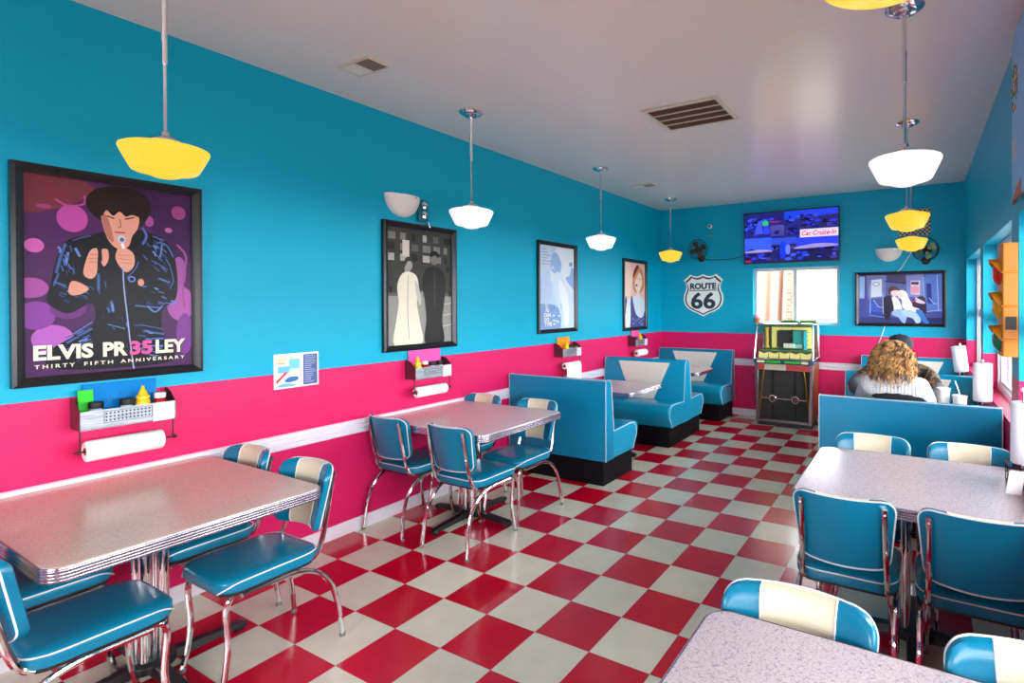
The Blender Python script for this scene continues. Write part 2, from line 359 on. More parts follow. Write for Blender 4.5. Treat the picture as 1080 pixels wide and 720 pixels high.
# ------------------------------------------------------------------ ceiling fittings
def vent(x0, x1, y0, y1, label, style):
    t = thing('ceiling_vent', label, 'vent', ((x0 + x1) / 2, (y0 + y1) / 2, CE)); hx, hy = (x1 - x0) / 2, (y1 - y0) / 2
    f = .03 if style == 'big' else .012
    q = MB(); z0, z1 = -.014, -.0005
    q.b2(-hx, hx, -hy, -hy + f, z0, z1).b2(-hx, hx, hy - f, hy, z0, z1).b2(-hx, -hx + f, -hy + f, hy - f, z0, z1).b2(hx - f, hx, -hy + f, hy - f, z0, z1)
    q.build('frame', mat('vent_cream', (215, 205, 185), .4), t, bevel=.002)
    if style == 'big':
        MB().b2(-hx + f, hx - f, -hy + f, hy - f, -.004, -.001).build('dark_backing', mat('vent_dark', (66, 30, 26), .7), t, smooth=0)
        q = MB(); n = 4
        for k in range(1, n):
            y = -hy + f + (2 * hy - 2 * f) * k / n; q.b2(-hx + f, hx - f, y - .008, y + .008, -.013, -.004)
        q.build('crossbar', mat('vent_cream', (0, 0, 0)), t)
        q = MB()
        for k in range(44):
            x = -hx + f + (2 * hx - 2 * f) * (k + .5) / 44; q.box((x, 0, -.008), (.0025, 2 * hy - 2 * f, .008), Matrix.Rotation(.5, 3, 'Y'))
        q.build('louvres', mat('vent_louvre', (96, 52, 44), .6), t, smooth=0)
    else:
        MB().b2(-hx + f, 0, -hy + f, hy - f, -.012, -.002).build('cover_plate', mat('vent_white', (240, 235, 222), .4), t)
        q = MB(); q.b2(0, hx - f, -hy + f, hy - f, -.005, -.002)
        for k in range(12): q.b2(.004, hx - f, -hy + f + (2 * hy - 2 * f) * (k + .3) / 12, -hy + f + (2 * hy - 2 * f) * (k + .7) / 12, -.012, -.005)
        q.build('grille', mat('vent_grey', (150, 142, 132), .5), t, smooth=0)
vent(.42, .70, -.37, -.22, 'small ceiling vent, half white plate and half grey grille, nearest to the singer poster', 'small')
vent(.41, .71, 3.34, 3.47, 'thin pale ceiling vent between the two far pendants near the left wall', 'small')
vent(1.65, 2.23, 1.18, 1.69, 'large ceiling return grille with four dark red-brown bands', 'big')

# schoolhouse pendants
def shade_mat(name, rgb, e):
    m, nt, b, N, L = nodes(name); b.inputs['Base Color'].default_value = lin(rgb); b.inputs['Roughness'].default_value = .25
    b.inputs['Emission Color'].default_value = lin(rgb); b.inputs['Emission Strength'].default_value = e
    if rgb[2] < 200: b.inputs['Base Color'].default_value = lin((150, 100, 30)); b.inputs['Specular IOR Level'].default_value = .25
    return m
SHW = shade_mat('white_opal_glass', (255, 252, 246), .58); SHY = shade_mat('yellow_opal_glass', (255, 211, 62), .86)
def pendant(x, y, yellow, label, dz=0):
    t = thing('pendant_lamp', label, 'lamp', (x, y, CE), 0, 'schoolhouse pendant lamps')
    MB().lathe([(.0, -.046), (.018, -.046), (.024, -.038), (.046, -.034), (.052, -.026), (.072, -.02), (.086, -.008), (.087, -.0005), (0, -.0005)]).build('canopy', CHR, t)
    zs = 2.285 - CE + dz
    MB().tube([(0, 0, -.03), (0, 0, -.36)], .0105).build('upper_rod', CHR, t); MB().tube([(0, 0, -.355), (0, 0, zs + .03)], .0068).build('lower_rod', CHR, t)
    MB().lathe([(.006, .045), (.014, .04), (.02, .022), (.045, .014), (.058, .004), (.058, -.006), (0, -.006)], (0, 0, zs)).build('shade_fitter', CHR, t)
    pr = [(.0, 0), (.056, 0), (.066, -.006), (.105, -.016), (.145, -.026), (.156, -.032), (.158, -.040), (.154, -.052), (.142, -.078), (.122, -.120), (.115, -.132), (.105, -.138), (.082, -.141), (.064, -.144), (.056, -.152), (.034, -.160), (0, -.163)]
    MB().lathe(pr, (0, 0, zs), 40).build('glass_shade', SHY if yellow else SHW, t, smooth=60)
pendant(.54, -1.25, 1, 'yellow glowing schoolhouse pendant lamp hanging in front of the singer poster')
pendant(.55, .583, 0, 'white schoolhouse pendant lamp above the table with four chairs by the left wall')
pendant(.527, 2.465, 0, 'white schoolhouse pendant lamp above the first booth table on the left wall')
pendant(.502, 4.321, 1, 'yellow schoolhouse pendant lamp hanging by the back left corner')
pendant(3.375, -1.27, 1, 'yellow pendant lamp cut off by the top edge of the picture', -.004)
pendant(3.365, .580, 0, 'white schoolhouse pendant lamp above the patterned table by the windows')
pendant(3.345, 2.448, 1, 'yellow schoolhouse pendant lamp hanging above the seated couple')
pendant(3.355, 4.321, 1, 'smaller looking yellow schoolhouse pendant lamp, the farthest one on the window side')
# ------------------------------------------------------------------ diner chair (front faces +y, rear feet at y=0)
def cushion_rings(cx, cy, hx, hy, r, levels):
    return [[(x, y, z) for x, y in rrect(hx - i, hy - i, max(r - i * .6, .012), 7, cx, cy)] for z, i in levels]
def make_chair(label):
    t = thing('diner_chair', label, 'chair', (0, 0, 0), 0, 'turquoise and cream chrome diner chairs')
    # seat
    q = MB(); q.loft(cushion_rings(0, .295, .2, .205, .088, [(.408, .012), (.412, .002), (.42, 0), (.446, 0), (.455, .004), (.462, .018), (.467, .05), (.469, .1), (.470, .15)]))
    s = q.build('seat', VINC, t, smooth=50)
    out = rrect(.2005, .2055, .066, 7, 0, .295)
    # piping: along both sides and the back at the top edge, dropping at the front corners
    pts = [p for p in out if p[1] < .455]
    L_ = sorted([p for p in pts if p[0] < 0 and p[1] > .12], key=lambda p: -p[1]); Bk = sorted([p for p in pts if p[1] <= .16], key=lambda p: p[0]); R_ = sorted([p for p in pts if p[0] > 0 and p[1] > .12], key=lambda p: p[1])
    path = [(-.145, .496, .412), (-.172, .477, .430), (-.192, .447, .446), (-.2, .41, .452), (-.2005, .3, .453), (-.2, .18, .453), (-.190, .134, .453), (-.165, .104, .453), (-.12, .0905, .453), (0, .0895, .453), (.12, .0905, .453), (.165, .104, .453), (.190, .134, .453), (.2, .18, .453), (.2005, .3, .453), (.2, .41, .452), (.192, .447, .446), (.172, .477, .430), (.145, .496, .412)]
    MB().tube(path, .0028, 6, 3).build('piping', PIPE, s)
    MB().loft(cushion_rings(0, .295, .185, .19, .06, [(.396, 0), (.408, 0)])).build('seat_pan', BLK, t)
    # backrest
    Z0, Z1, H, R = .515, .803, .196, .055
    def sec(u, v, d):                                    # u -1..1 across, v 0..1 up, d depth from the rear face
        x = H * u; ax = abs(x)
        rt = R; k = max(0, ax - (H - rt)); drop = rt - math.sqrt(max(0, rt * rt - k * k))
        rb = .045; k2 = max(0, ax - (H - rb)); lift = rb - math.sqrt(max(0, rb * rb - k2 * k2))
        z = (Z0 + lift * .999) + (Z1 - drop * .999 - Z0 - lift * .999) * v
        tz = (z - Z0) / (Z1 - Z0)
        x *= .86 + .14 * tz
        y = .038 - .055 * tz + .055 * (u * u) + d
        return Vector((x, y, z))
    us = [-1, -.985, -.95, -.9, -.83, -.72, -.6, -.49, -.33, -.16, 0, .16, .33, .49, .6, .72, .83, .9, .95, .985, 1]
    vs = [0, .05, .12, .3, .5, .7, .88, .95, 1]
    q = MB(); front = []; back = []
    for u in us:
        fr_, bk_ = [], []
        for v in vs:
            e = min(1 - abs(u), v * .9, (1 - v) * .9); pad = .038 - .012 * max(0, 1 - e / .1) ** 2
            uu = u * (1.0 - .06 * max(0, abs(u) - .3) * 0)
            fr_.append(sec(uu, v, pad)); bk_.append(sec(u, v, 0))
        front.append([q.bm.verts.new(p) for p in fr_]); back.append([q.bm.verts.new(p) for p in bk_])
    nU, nV = len(us), len(vs)
    for i in range(nU - 1):
        mid = abs((us[i] + us[i + 1]) / 2)
        for j in range(nV - 1):
            f = q.bm.faces.new((front[i][j], front[i + 1][j], front[i + 1][j + 1], front[i][j + 1])); f.material_index = 1 if mid < .49 else 0
            f = q.bm.faces.new((back[i][j], back[i][j + 1], back[i + 1][j + 1], back[i + 1][j])); f.material_index = 0
        for j in (0, nV - 1):
            f = q.bm.faces.new((front[i][j], back[i][j], back[i + 1][j], front[i + 1][j])); f.material_index = 1 if mid < .49 else 0
    for i in (0, nU - 1):
        for j in range(nV - 1): q.bm.faces.new((front[i][j], front[i][j + 1], back[i][j + 1], back[i][j]))
    bk = q.build('backrest', [VINC, VINW], t, smooth=55)
    q = MB()
    loop = [sec(u, 1, -.001) for u in us] + [sec(1, v, -.001) for v in (.8, .6, .4, .2)] + [sec(u, 0, -.001) for u in reversed(us)] + [sec(-1, v, -.001) for v in (.2, .4, .6, .8)]
    q.tube(loop, .0032, 6, 2, close=True)
    for s_ in (-1, 1): q.tube([sec(.49 * s_, v, .0385 - .012 * max(0, 1 - min(v * .9, (1 - v) * .9) / .1) ** 2) for v in vs] + [sec(.49 * s_, 1, .01)], .0026, 6)
    q.build('piping', PIPE, bk)
    for s_ in (-1, 1):
        X = .158 * s_
        # upright that bends under the seat and runs forward as the side rail
        MB().tube([(X * .97, .011, .778), (X * .97, .025, .70), (X * .98, .047, .58), (X, .070, .48), (X, .094, .425), (X, .13, .402), (X, .19, .395), (X, .30, .396), (X, .44, .397)], .0118, 10, 3).build('back_frame', CHR, t)
        leg = MB().tube([(X * 1.03, .36, .394), (X * 1.03, .435, .392), (X * 1.03, .462, .372), (X * 1.0, .47, .32), (X * .98, .462, .2), (X * 1.0, .472, .1), (X * 1.03, .49, .012)], .0118, 10, 3).build('leg', CHR, t)
        MB().lathe([(0, 0), (.0132, 0), (.0132, .014), (.0118, .016), (0, .016)], (X * 1.03, .4905, 0), 12).build('foot_cap', RUB, leg)
        Y = 1.17
        leg = MB().tube([(X * 1.12, .42, .385), (X * 1.14, .33, .386), (X * Y, .24, .388), (X * Y, .165, .374), (X * Y, .10, .335), (X * Y, .05, .27), (X * 1.20, .022, .18), (X * 1.23, .008, .09), (X * 1.26, 0, .012)], .0118, 10, 3).build('leg', CHR, t)
        MB().lathe([(0, 0), (.0132, 0), (.0132, .014), (.0118, .016), (0, .016)], (X * 1.26, 0, 0), 12).build('foot_cap', RUB, leg)
        for z, y in ((.755, .003), (.60, .032)):
            MB().lathe([(0, .004), (.005, .003), (.006, 0), (0, 0)], (X * .98, y, z), 8, Matrix.Rotation(PI / 2, 4, 'X')).build('bolt', CHR, t, smooth=0)
    return t
CH = [  # x, y of rear feet line, turned, label
 (.835, -.765, 1, 'diner chair facing the viewer on the aisle side of the table under the singer poster'),
 (.300, -.765, 1, 'diner chair nearest the wall, beyond the table under the singer poster'),
 (.800, -1.885, 0, 'diner chair with a dark shiny seat cut by the lower left corner of the picture'),
 (.250, -1.885, 0, 'mostly hidden diner chair tucked under the near side of the table under the singer poster'),
 (.235, .055, 0, 'diner chair seen from behind next to the pink wall, second left table'),
 (.820, .055, 0, 'diner chair seen from behind on the aisle side of the second left table'),
 (.785, 1.095, 1, 'diner chair facing the viewer between the second left table and the first booth'),
 (.215, 1.095, 1, 'mostly hidden diner chair by the wall on the far side of the second left table'),
 (3.155, -.075, 0, 'diner chair with its back to the viewer, aisle side of the pale table'),
 (3.610, -.075, 0, 'dark looking diner chair with its back to the viewer beside the right picture edge'),
 (3.190, 1.075, 1, 'diner chair top showing above the pale table before the booth, aisle side'),
 (3.655, 1.075, 1, 'diner chair top showing above the pale table before the booth, window side'),
 (3.145, -.865, 1, 'diner chair with cream centre back behind the patterned table at the bottom of the picture'),
 (3.665, -.865, 1, 'diner chair with cream centre back cut off at the lower right corner of the picture'),
]
_p = make_chair(CH[0][3])
for i, (x, y, rt, lb) in enumerate(CH):
    loc, rz = (x, y, 0), PI if rt else 0
    if i == 0: _p.location = loc; _p.rotation_euler = (0, 0, rz)
    else: dup(_p, loc, rz, lb)

# ------------------------------------------------------------------ tables
LAMR = laminate('rose_laminate', (218, 196, 194), (140, 112, 124), .35)
LAMT = laminate('tan_cast_laminate', (214, 184, 164), (150, 112, 100), .4)  # warm light cast on this tabletop is put into its base colour
def table(x0, x1, y0, y1, z, label, edge=.05, lam=None):
    cx, cy = (x0 + x1) / 2, (y0 + y1) / 2; hx, hy = (x1 - x0) / 2, (y1 - y0) / 2
    t = thing('diner_table', label, 'table', (cx, cy, 0), 0, 'laminate topped diner tables')
    MB().loft([[(x, y, zz) for x, y in rrect(hx - i, hy - i, .06 - i, 6)] for zz, i in ((z - edge + .004, .006), (z - .002, .003), (z, .005))]).build('tabletop', lam or LAM, t, smooth=30)
    prof = [(z - .001, .002), (z - .003, 0), (z - .008, 0)]
    K = 4; h = (edge - .010) / K
    for k in range(K):
        a = z - .008 - h * k
        prof += [(a - h * (.5 - .5 * math.cos(PI * j / 5)), .0048 * (1 - math.sin(PI * j / 5) ** .7)) for j in range(6)][0 if k == 0 else 1:]
    prof += [(z - edge + .001, 0), (z - edge, .004)]
    rg = [[(x, y, zz) for x, y in rrect(hx + .003 - i, hy + .003 - i, .062 - i, 6)] for zz, i in prof]
    me_ = MB().loft(rg, cap=False).build('metal_edge', ALU, t, smooth=50)
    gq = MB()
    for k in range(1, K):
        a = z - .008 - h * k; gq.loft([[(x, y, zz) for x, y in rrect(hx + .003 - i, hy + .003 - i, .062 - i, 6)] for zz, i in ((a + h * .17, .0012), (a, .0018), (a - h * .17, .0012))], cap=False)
    gq.build('groove_shade_strips', GRV, me_, smooth=0)
    MB().box((0, 0, z - edge - .004), (.36, .36, .008)).build('mounting_plate', BLK, t)
    cols = MB() 
    for k in range(4):
        a = PI / 4 + k * PI / 2; cols.tube([(.045 * math.cos(a), .045 * math.sin(a), .06), (.045 * math.cos(a), .045 * math.sin(a), z - edge - .008)], .021, 14)
    cols.build('column', CHR, t)
    q = MB(); ln = min(.37, hx - .06)
    q.lathe([(0, .03), (.085, .03), (.085, .06), (.07, .075), (0, .08)], seg=20)
    for a in range(4):
        R_ = Matrix.Rotation(a * PI / 2, 3, 'Z')
        rings = []
        for d, wd, z0, z1 in ((.04, .030, .022, .066), (.2, .026, .02, .052), (ln - .03, .024, .016, .042), (ln - .012, .023, .014, .038), (ln, .016, .014, .030)):
            rings.append([tuple(R_ @ Vector(p)) for p in ((d, -wd, z0), (d, wd, z0), (d, wd * .8, z1), (d, -wd * .8, z1))])
        q.loft(rings)
        q.lathe([(0, 0), (.02, 0), (.02, .018), (0, .018)], tuple(R_ @ Vector((ln - .03, 0, 0))), 12)
    q.build('cross_base', BLK, t, bevel=.003)
    return t
table(.022, 1.085, -1.765, -.875, .75, 'long laminate table with painted tan light cast and ribbed metal edge under the singer poster', lam=LAMT)
table(.022, 1.065, .146, 1.01, .75, 'pinkish laminate table between four chairs by the left wall', lam=LAMR)
table(2.935, 3.865, .065, .905, .75, 'pale laminate table in front of the right hand booth, chairs on both sides')
table(2.935, 3.865, -1.87, -.955, .75, 'laminate table with squiggly pattern cut off by the bottom edge of the picture')
table(.022, 1.045, 2.17, 2.87, .715, 'booth table between the first and second turquoise booth benches on the left', edge=.04, lam=LAMR)
table(.022, 1.06, 3.85, 4.47, .715, 'farthest left booth table, beside the back corner', edge=.04, lam=LAMR)
table(2.85, 3.868, 2.20, 2.86, .715, 'booth table the couple sits at, mostly hidden behind them', edge=.04)
table(2.85, 3.868, 3.92, 4.52, .715, 'hidden booth table at the far end of the window side', edge=.04)

# ------------------------------------------------------------------ booth benches
def yz(parent, name, poly, x0, x1, mt, bevel=0, seg=3, sm=40):
    q = MB(); q.loft([[(x0, a, b) for a, b in poly], [(x1, a, b) for a, b in poly]]); return q.build(name, mt, parent, bevel=bevel, bseg=seg, smooth=sm)
def booth(x0, x1, yr, sgn, label, double=False, z1=.907):
    """rear line at yr, sitter faces sgn; local frame has the sitter facing +y"""
    W = x1 - x0; hx = W / 2
    t = thing('booth_bench', label, 'booth bench', ((x0 + x1) / 2, yr, 0), 0 if sgn > 0 else PI, 'turquoise vinyl booth benches')
    def half(sg, rear, top_t):
        o = 1 if sg > 0 else -1; F = lambda poly: [(o * a, b) for a, b in poly]
        bk = yz(t, 'backrest', F([(rear, .212), (rear, z1 - .004), (rear + .006, z1), (top_t - .03, z1), (top_t, z1 - .03), (top_t + .045, .44), (top_t + .05, .212)]), -hx, hx, VIND if not double else VIN, .006)
        c0, c1 = top_t, top_t + .045
        def fy(z): return c0 + (c1 - c0) * ((z1 - .03) - z) / ((z1 - .03) - .44)
        q = MB(); za, zb = z1 - .034, .455; wa, wb = .34, .15
        pts = [(-wa, za), (wa, za), (wb, zb), (-wb, zb)]
        q.loft([[(x, o * (fy(z) - .004), z) for x, z in pts], [(x, o * (fy(z) + .006), z) for x, z in pts]]); q.build('cream_panel', VINB, bk, bevel=.004)
        # piping of the end panels
        q = MB()
        for sx in (-1, 1):
            X = sx * (hx + .0015)
            q.tube([(X, o * (top_t + .048), .45), (X, o * top_t, z1 - .03), (X, o * (top_t - .028), z1 + .001)] + ([(X, o * (rear + .002), z1 + .001), (X, o * (rear - .001), .215)] if not double else []), .0027, 6)
        if not double: q.tube([(-hx, o * (rear + .004), z1 + .001), (hx, o * (rear + .004), z1 + .001)], .003, 6)
        q.build('piping', PIPE, bk)
        fr_ = rear + .61 if not double else .54
        s0 = top_t + .03
        prof = [(s0, .212), (fr_ - .10, .212), (fr_ - .02, .33), (fr_, .385), (fr_ - .003, .42), (fr_ - .022, .45), (fr_ - .06, .466), (fr_ - .14, .472), (s0 + .15, .464), (s0, .455)]
        st = yz(t, 'seat', F(prof), -hx + .002, hx - .002, VIN, .014, 3, 50)
        q = MB()
        for sx in (-1, 1):
            X = sx * (hx - .001)
            q.tube([(X, o * a, b) for a, b in [(s0 + .02, .452), (s0 + .15, .458), (fr_ - .15, .462), (fr_ - .08, .452), (fr_ - .05, .425), (fr_ - .035, .38), (fr_ - .03, .345), (fr_ - .105, .218)]], .0026, 6)
        q.build('piping', PIPE, st)
        return fr_
    if double:
        half(1, 0, .07); half(-1, 0, .07); q = MB().b2(-hx + .03, hx - .03, -.455, .455, .0, .21)
    else:
        half(1, 0, .095); q = MB().b2(-hx + .03, hx - .03, .01, .535, .0, .21)
    q.build('kick_base', BASE, t, bevel=.004)
    return t
booth(.03, 1.09, 1.595, 1, 'first left booth bench showing its plain turquoise back above the black base')
booth(.03, 1.09, 3.455, 1, 'back to back double booth bench in the middle of the left wall row', True, .912)
booth(.03, 1.15, 5.06, -1, 'turquoise booth bench against the back wall left of the jukebox', z1=.907)
booth(2.80, 3.873, 1.705, 1, 'turquoise booth bench whose plain back hides the seated couple', z1=.907)
booth(2.80, 3.873, 3.36, 1, 'double booth bench behind the couple, only its top and cream panel showing', True, .907)
booth(2.80, 3.873, 5.06, -1, 'turquoise and cream booth bench against the back wall under the blue framed picture', z1=.907)

# ------------------------------------------------------------------ jukebox
JB = thing('jukebox', 'vintage chrome jukebox with green lit record case below the back window', 'jukebox', (1.925, 4.60, 0))
MET = mat('jukebox_metal', (120, 112, 114), .28, .85); WOOD = mat('jukebox_wood', (150, 72, 28), .45, mott=.2, bscale=12)
GRL = mat('speaker_cloth', (52, 50, 46), .75, mott=.3, bscale=60); GOLD = mat('gold_bar', (225, 150, 40), .25, .8)
q = MB()
q.loft([[(-.335, .02, z), (.335, .02, z), (.335, .42, z), (-.335, .42, z)] for z in (0, .055)]).build('plinth', BLK, JB)
q = MB()
q.loft([[(-x, .07, z), (x, .07, z), (x, .45, z), (-x, .45, z)] for z, x in ((.05, .34), (.80, .362))]); q.build('cabinet', WOOD, JB, bevel=.004)
q = MB()      # front frame
for s_ in (-1, 1): q.loft([[(s_ * (x - .045), .0, z), (s_ * x, 0, z), (s_ * x, .08, z), (s_ * (x - .045), .08, z)] for z, x in ((.045, .345), (.80, .367))])
q.b2(-.30, .30, 0, .08, .045, .085); q.build('front_frame', MET, JB, bevel=.005)
MB().b2(-.325, .325, .052, .069, .08, .80).build('speaker_cloth', GRL, JB)
bnd = MB().b2(-.322, .322, -.004, .03, .715, .79).build('banded_panel', mat('cream_band', (200, 190, 165), .3), JB, bevel=.003)
q = MB().b2(-.323, -.235, -.006, .0, .717, .788); q.b2(.035, .323, -.006, .0, .717, .788); q.build('red_band', mat('band_red', (190, 60, 60), .3), bnd)
for s_ in (-1, 1):
    MB().tube([(s_ * .245, .03, .715), (s_ * .275, .024, .5), (s_ * .295, .02, .3), (s_ * .315, .02, .095)], [.009, .013, .014, .010], 8, 3).build('gold_bar', GOLD, JB)
    MB().tube([(s_ * .135, .046, .715), (s_ * .14, .046, .085)], .007, 8).build('grille_rib', BLK, JB)
MB().tube([(-.29, .035, .345), (.29, .035, .345)], .008, 8).build('grille_bar', CHR, JB)
for s_ in (-1, 1):
    e = MB().lathe([(0, .0), (.046, 0), (.05, .008), (.044, .014), (.0, .014)], (s_ * .14, .03, .345), 20, Matrix.Rotation(PI / 2, 4, 'X')).build('emblem_ring', CHR, JB)
    MB().lathe([(0, 0), (.034, 0), (.030, .006), (0, .007)], (s_ * .14, .015, .345), 16, Matrix.Rotation(PI / 2, 4, 'X')).build('emblem', BLK, e)
    if s_ > 0: MB().box((.145, .005, .345), (.036, .004, .016), Matrix.Rotation(-.5, 3, 'Y')).build('red_badge', mat('badge_red', (215, 20, 40), .3), e)
q = MB().b2(-.372, .372, -.03, .46, .80, .845); q.build('selector_deck', mat('deck_blue_steel', (40, 95, 120), .25, .6), JB, bevel=.006)
GRN = mat('green_key_strip', (20, 175, 45), .35)
for a, b in ((-.215, -.03), (.02, .215)): MB().b2(a, b, -.036, -.028, .808, .838).build('key_strip', GRN, JB)
for a, b in ((-.325, -.23), (.225, .305)): MB().b2(a, b, -.036, -.028, .808, .838).build('price_plate', mat('cream_plate', (235, 225, 175), .4), JB)
# glass record case
zb, zt, ft = .845, 1.30, .05
q = MB(); e = .012
def bar(p, r, rr=.011): q.tube([p, r], rr, 8)
FL, FR, TL, TR = (-.362, -.02, zb + .01), (.362, -.02, zb + .01), (-.340, ft, zt), (.352, ft, zt)
BL, BR, CL, CR = (-.362, .44, zb + .01), (.362, .44, zb + .01), (-.340, .44, zt - .02), (.352, .44, zt - .02)
for a, b in ((FL, FR), (TL, TR), (FL, TL), (FR, TR), (TL, CL), (TR, CR), (BR, CR), (BL, CL), (CL, CR), (FR, BR), (FL, BL)): bar(a, b)
q.build('case_frame', CHR, JB)
q = MB(); q.quadface([FL, FR, TR, TL]); q.quadface([FR, BR, CR, TR]); q.quadface([FL, TL, CL, BL]); q.build('case_glass', GLASS, JB, smooth=0, fix=False)
LGN = mat('case_green', (70, 120, 70), .5); LYE = mat('case_yellow', (225, 220, 120), .4, emit=.25); 
MB().b2(-.345, .345, .40, .43, zb, zt - .03).build('case_back', LGN, JB)
MB().b2(-.335, .345, .06, .43, zt - .018, zt - .008).build('case_lid', mat('lid_green', (60, 140, 90), .4), JB)
q = MB(); z0, z1 = zb + .13, zt - .05
q.b2(-.22, .28, .33, .36, z1 - .035, z1).b2(-.22, -.155, .33, .36, z0, z1 - .035).b2(.245, .31, .32, .36, z0, z1 - .02)
for k in range(5): q.ball((-.15, .34, z0 + .02 + k * .055), .022, 8); q.ball((.24, .335, z0 + .02 + k * .055), .022, 8)
q.build('scalloped_surround', LYE, JB)
MB().lathe([(0, 0), (.03, 0), (.03, .02), (.02, .03), (.02, .24), (.03, .25), (.03, .27), (0, .27)], (-.275, .30, z0), 16).build('lamp_column', mat('case_amber', (205, 160, 50), .35, emit=.15), JB)
MB().b2(-.15, .04, .31, .33, z0 + .01, z1 - .045).build('record_magazine', mat('magazine_dark', (40, 28, 26), .5), JB)
MB().b2(.06, .20, .31, .34, z0 + .06, z1 - .05).build('record_sleeve', mat('sleeve_teal', (0, 165, 160), .4), JB)
MB().b2(.20, .232, .28, .34, z0 - .02, z1 - .05).build('side_pillar', mat('pillar_aqua', (40, 200, 215), .4), JB)
q = MB(); q.tube([(.035, .27, z0 + .1), (.05, .27, z1 - .05), (.06, .27, z1 - .03)], .012, 8); q.tube([(.035, .27, z0 + .1), (.07, .25, z0 + .12)], .01, 8); q.build('tone_arm', BLK, JB)
MB().box((.02, .26, z0 + .035), (.14, .02, .06)).build('title_plate', mat('pale_label', (225, 235, 215), .4), JB)
MB().box((.13, .28, z0 + .03), (.10, .02, .05)).build('title_plate', mat('pale_aqua_label', (150, 200, 190), .4), JB)
MB().b2(-.34, .34, .10, .40, zb + .10, zb + .115).build('mechanism_deck', mat('deck_green', (85, 125, 80), .4), JB)
CRD = mat('title_card', (238, 225, 140), .5, emit=.12)
for k in range(5):
    x0 = -.325 + k * .132
    q = MB(); q.loft([[(x0 + .005, .02, zb + .02), (x0 + .122, .02, zb + .02), (x0 + .127, .07, zb + .095), (x0 + .066, .062, zb + .075), (x0 + .0, .07, zb + .095)], [(x0 + .005, .028, zb + .02), (x0 + .122, .028, zb + .02), (x0 + .127, .078, zb + .095), (x0 + .066, .07, zb + .075), (x0 + .0, .078, zb + .095)]]); q.build('title_card', CRD, JB)
tp = thing('toy_box', 'flat green box lying on top of the jukebox, left one of two', 'box', (1.945, 4.93, zt + .004)); MB().b2(-.11, .11, -.05, .05, 0, .035).build('box_body', mat('box_green', (60, 130, 80), .6), tp, bevel=.004); MB().b2(-.08, .08, -.052, .052, .030, .042).build('lid', mat('box_green2', (40, 110, 65), .6), tp, bevel=.003)
tp = thing('toy_box', 'green carton standing on the back right of the jukebox top', 'box', (2.17, 4.93, zt + .004)); MB().b2(-.09, .10, -.06, .06, 0, .045).build('box_body', mat('box_green', (60, 130, 80), .6), tp, bevel=.004); MB().b2(-.085, .095, -.062, .062, .034, .047).build('lid', mat('box_orange', (215, 160, 80), .6), tp, bevel=.003)
# ------------------------------------------------------------------ flat printed artwork
AX_L = Matrix(((0, 0, 1), (1, 0, 0), (0, 1, 0)))        # left wall: picture x -> +y, picture y -> +z, facing +x
AX_B = Matrix(((1, 0, 0), (0, 0, -1), (0, 1, 0)))       # back wall
AX_R = Matrix(((0, 0, -1), (-1, 0, 0), (0, 1, 0)))      # right wall
def smooth_poly(pts, k=4): return [tuple(p)[:2] for p in crom([Vector((a, b, 0)) for a, b in pts], k, True)]
def artmat(rgb, emit=0, rough=.6):
    return mat(('screen_' if emit else 'ink_') + '%02x%02x%02x' % tuple(rgb), rgb, rough, emit=emit, spec=.15)
def art(parent, name, W, H, A, base, shapes, d0, emit=0, layer=.00025):
    """layered flat shapes in picture coordinates 0..1; shape = (rgb, kind, points)"""
    q = MB(); mats = []; 
    def P(u, v, k): return A @ Vector(((u - .5) * W, (v - .5) * H, d0 + k * layer))
    def slot(rgb):
        m_ = artmat(rgb, emit)
        if m_ not in mats: mats.append(m_)
        q.slot = mats.index(m_)
    slot(base); q.quadface([P(0, 0, 0), P(1, 0, 0), P(1, 1, 0), P(0, 1, 0)])
    for k, (rgb, kind, pts) in enumerate(shapes):
        slot(rgb); k += 1
        if kind == 'p': pp = pts
        elif kind == 's': pp = smooth_poly(pts)
        elif kind == 'e':
            cx, cy, rx, ry = pts[:4]; a0 = pts[4] if len(pts) > 4 else 0
            pp = [(cx + rx * math.cos(a) * math.cos(a0) - ry * math.sin(a) * math.sin(a0) * H / W, cy + ry * math.sin(a) * math.cos(a0) + rx * math.cos(a) * math.sin(a0) * W / H) for a in [2 * PI * i / 20 for i in range(20)]]
        elif kind == 'r': x0, y0, x1, y1 = pts; pp = [(x0, y0), (x1, y0), (x1, y1), (x0, y1)]
        elif kind == 'l':                               # stroke: width, then points
            wd, ln = pts[0], [Vector((a * W, b * H)) for a, b in pts[1:]]
            if len(ln) > 2: ln = [Vector(c[:2]) for c in crom([Vector((*c, 0)) for c in ln], 4)]
            L_, R_ = [], []
            for i, c in enumerate(ln):
                t_ = (ln[min(i + 1, len(ln) - 1)] - ln[max(i - 1, 0)]).normalized(); nn = Vector((-t_.y, t_.x)) * wd / 2
                L_.append(((c + nn).x / W, (c + nn).y / H)); R_.append(((c - nn).x / W, (c - nn).y / H))
            for i in range(len(ln) - 1):
                f = [L_[i], L_[i + 1], R_[i + 1], R_[i]]; q.quadface([P(min(1, max(0, a)), min(1, max(0, b)), k) for a, b in f])
            continue
        pp = [(min(1, max(0, a)), min(1, max(0, b))) for a, b in pp]
        try: q.quadface([P(a, b, k) for a, b in pp])
        except ValueError: pass
    return q.build(name, mats, parent, smooth=0, fix=False)
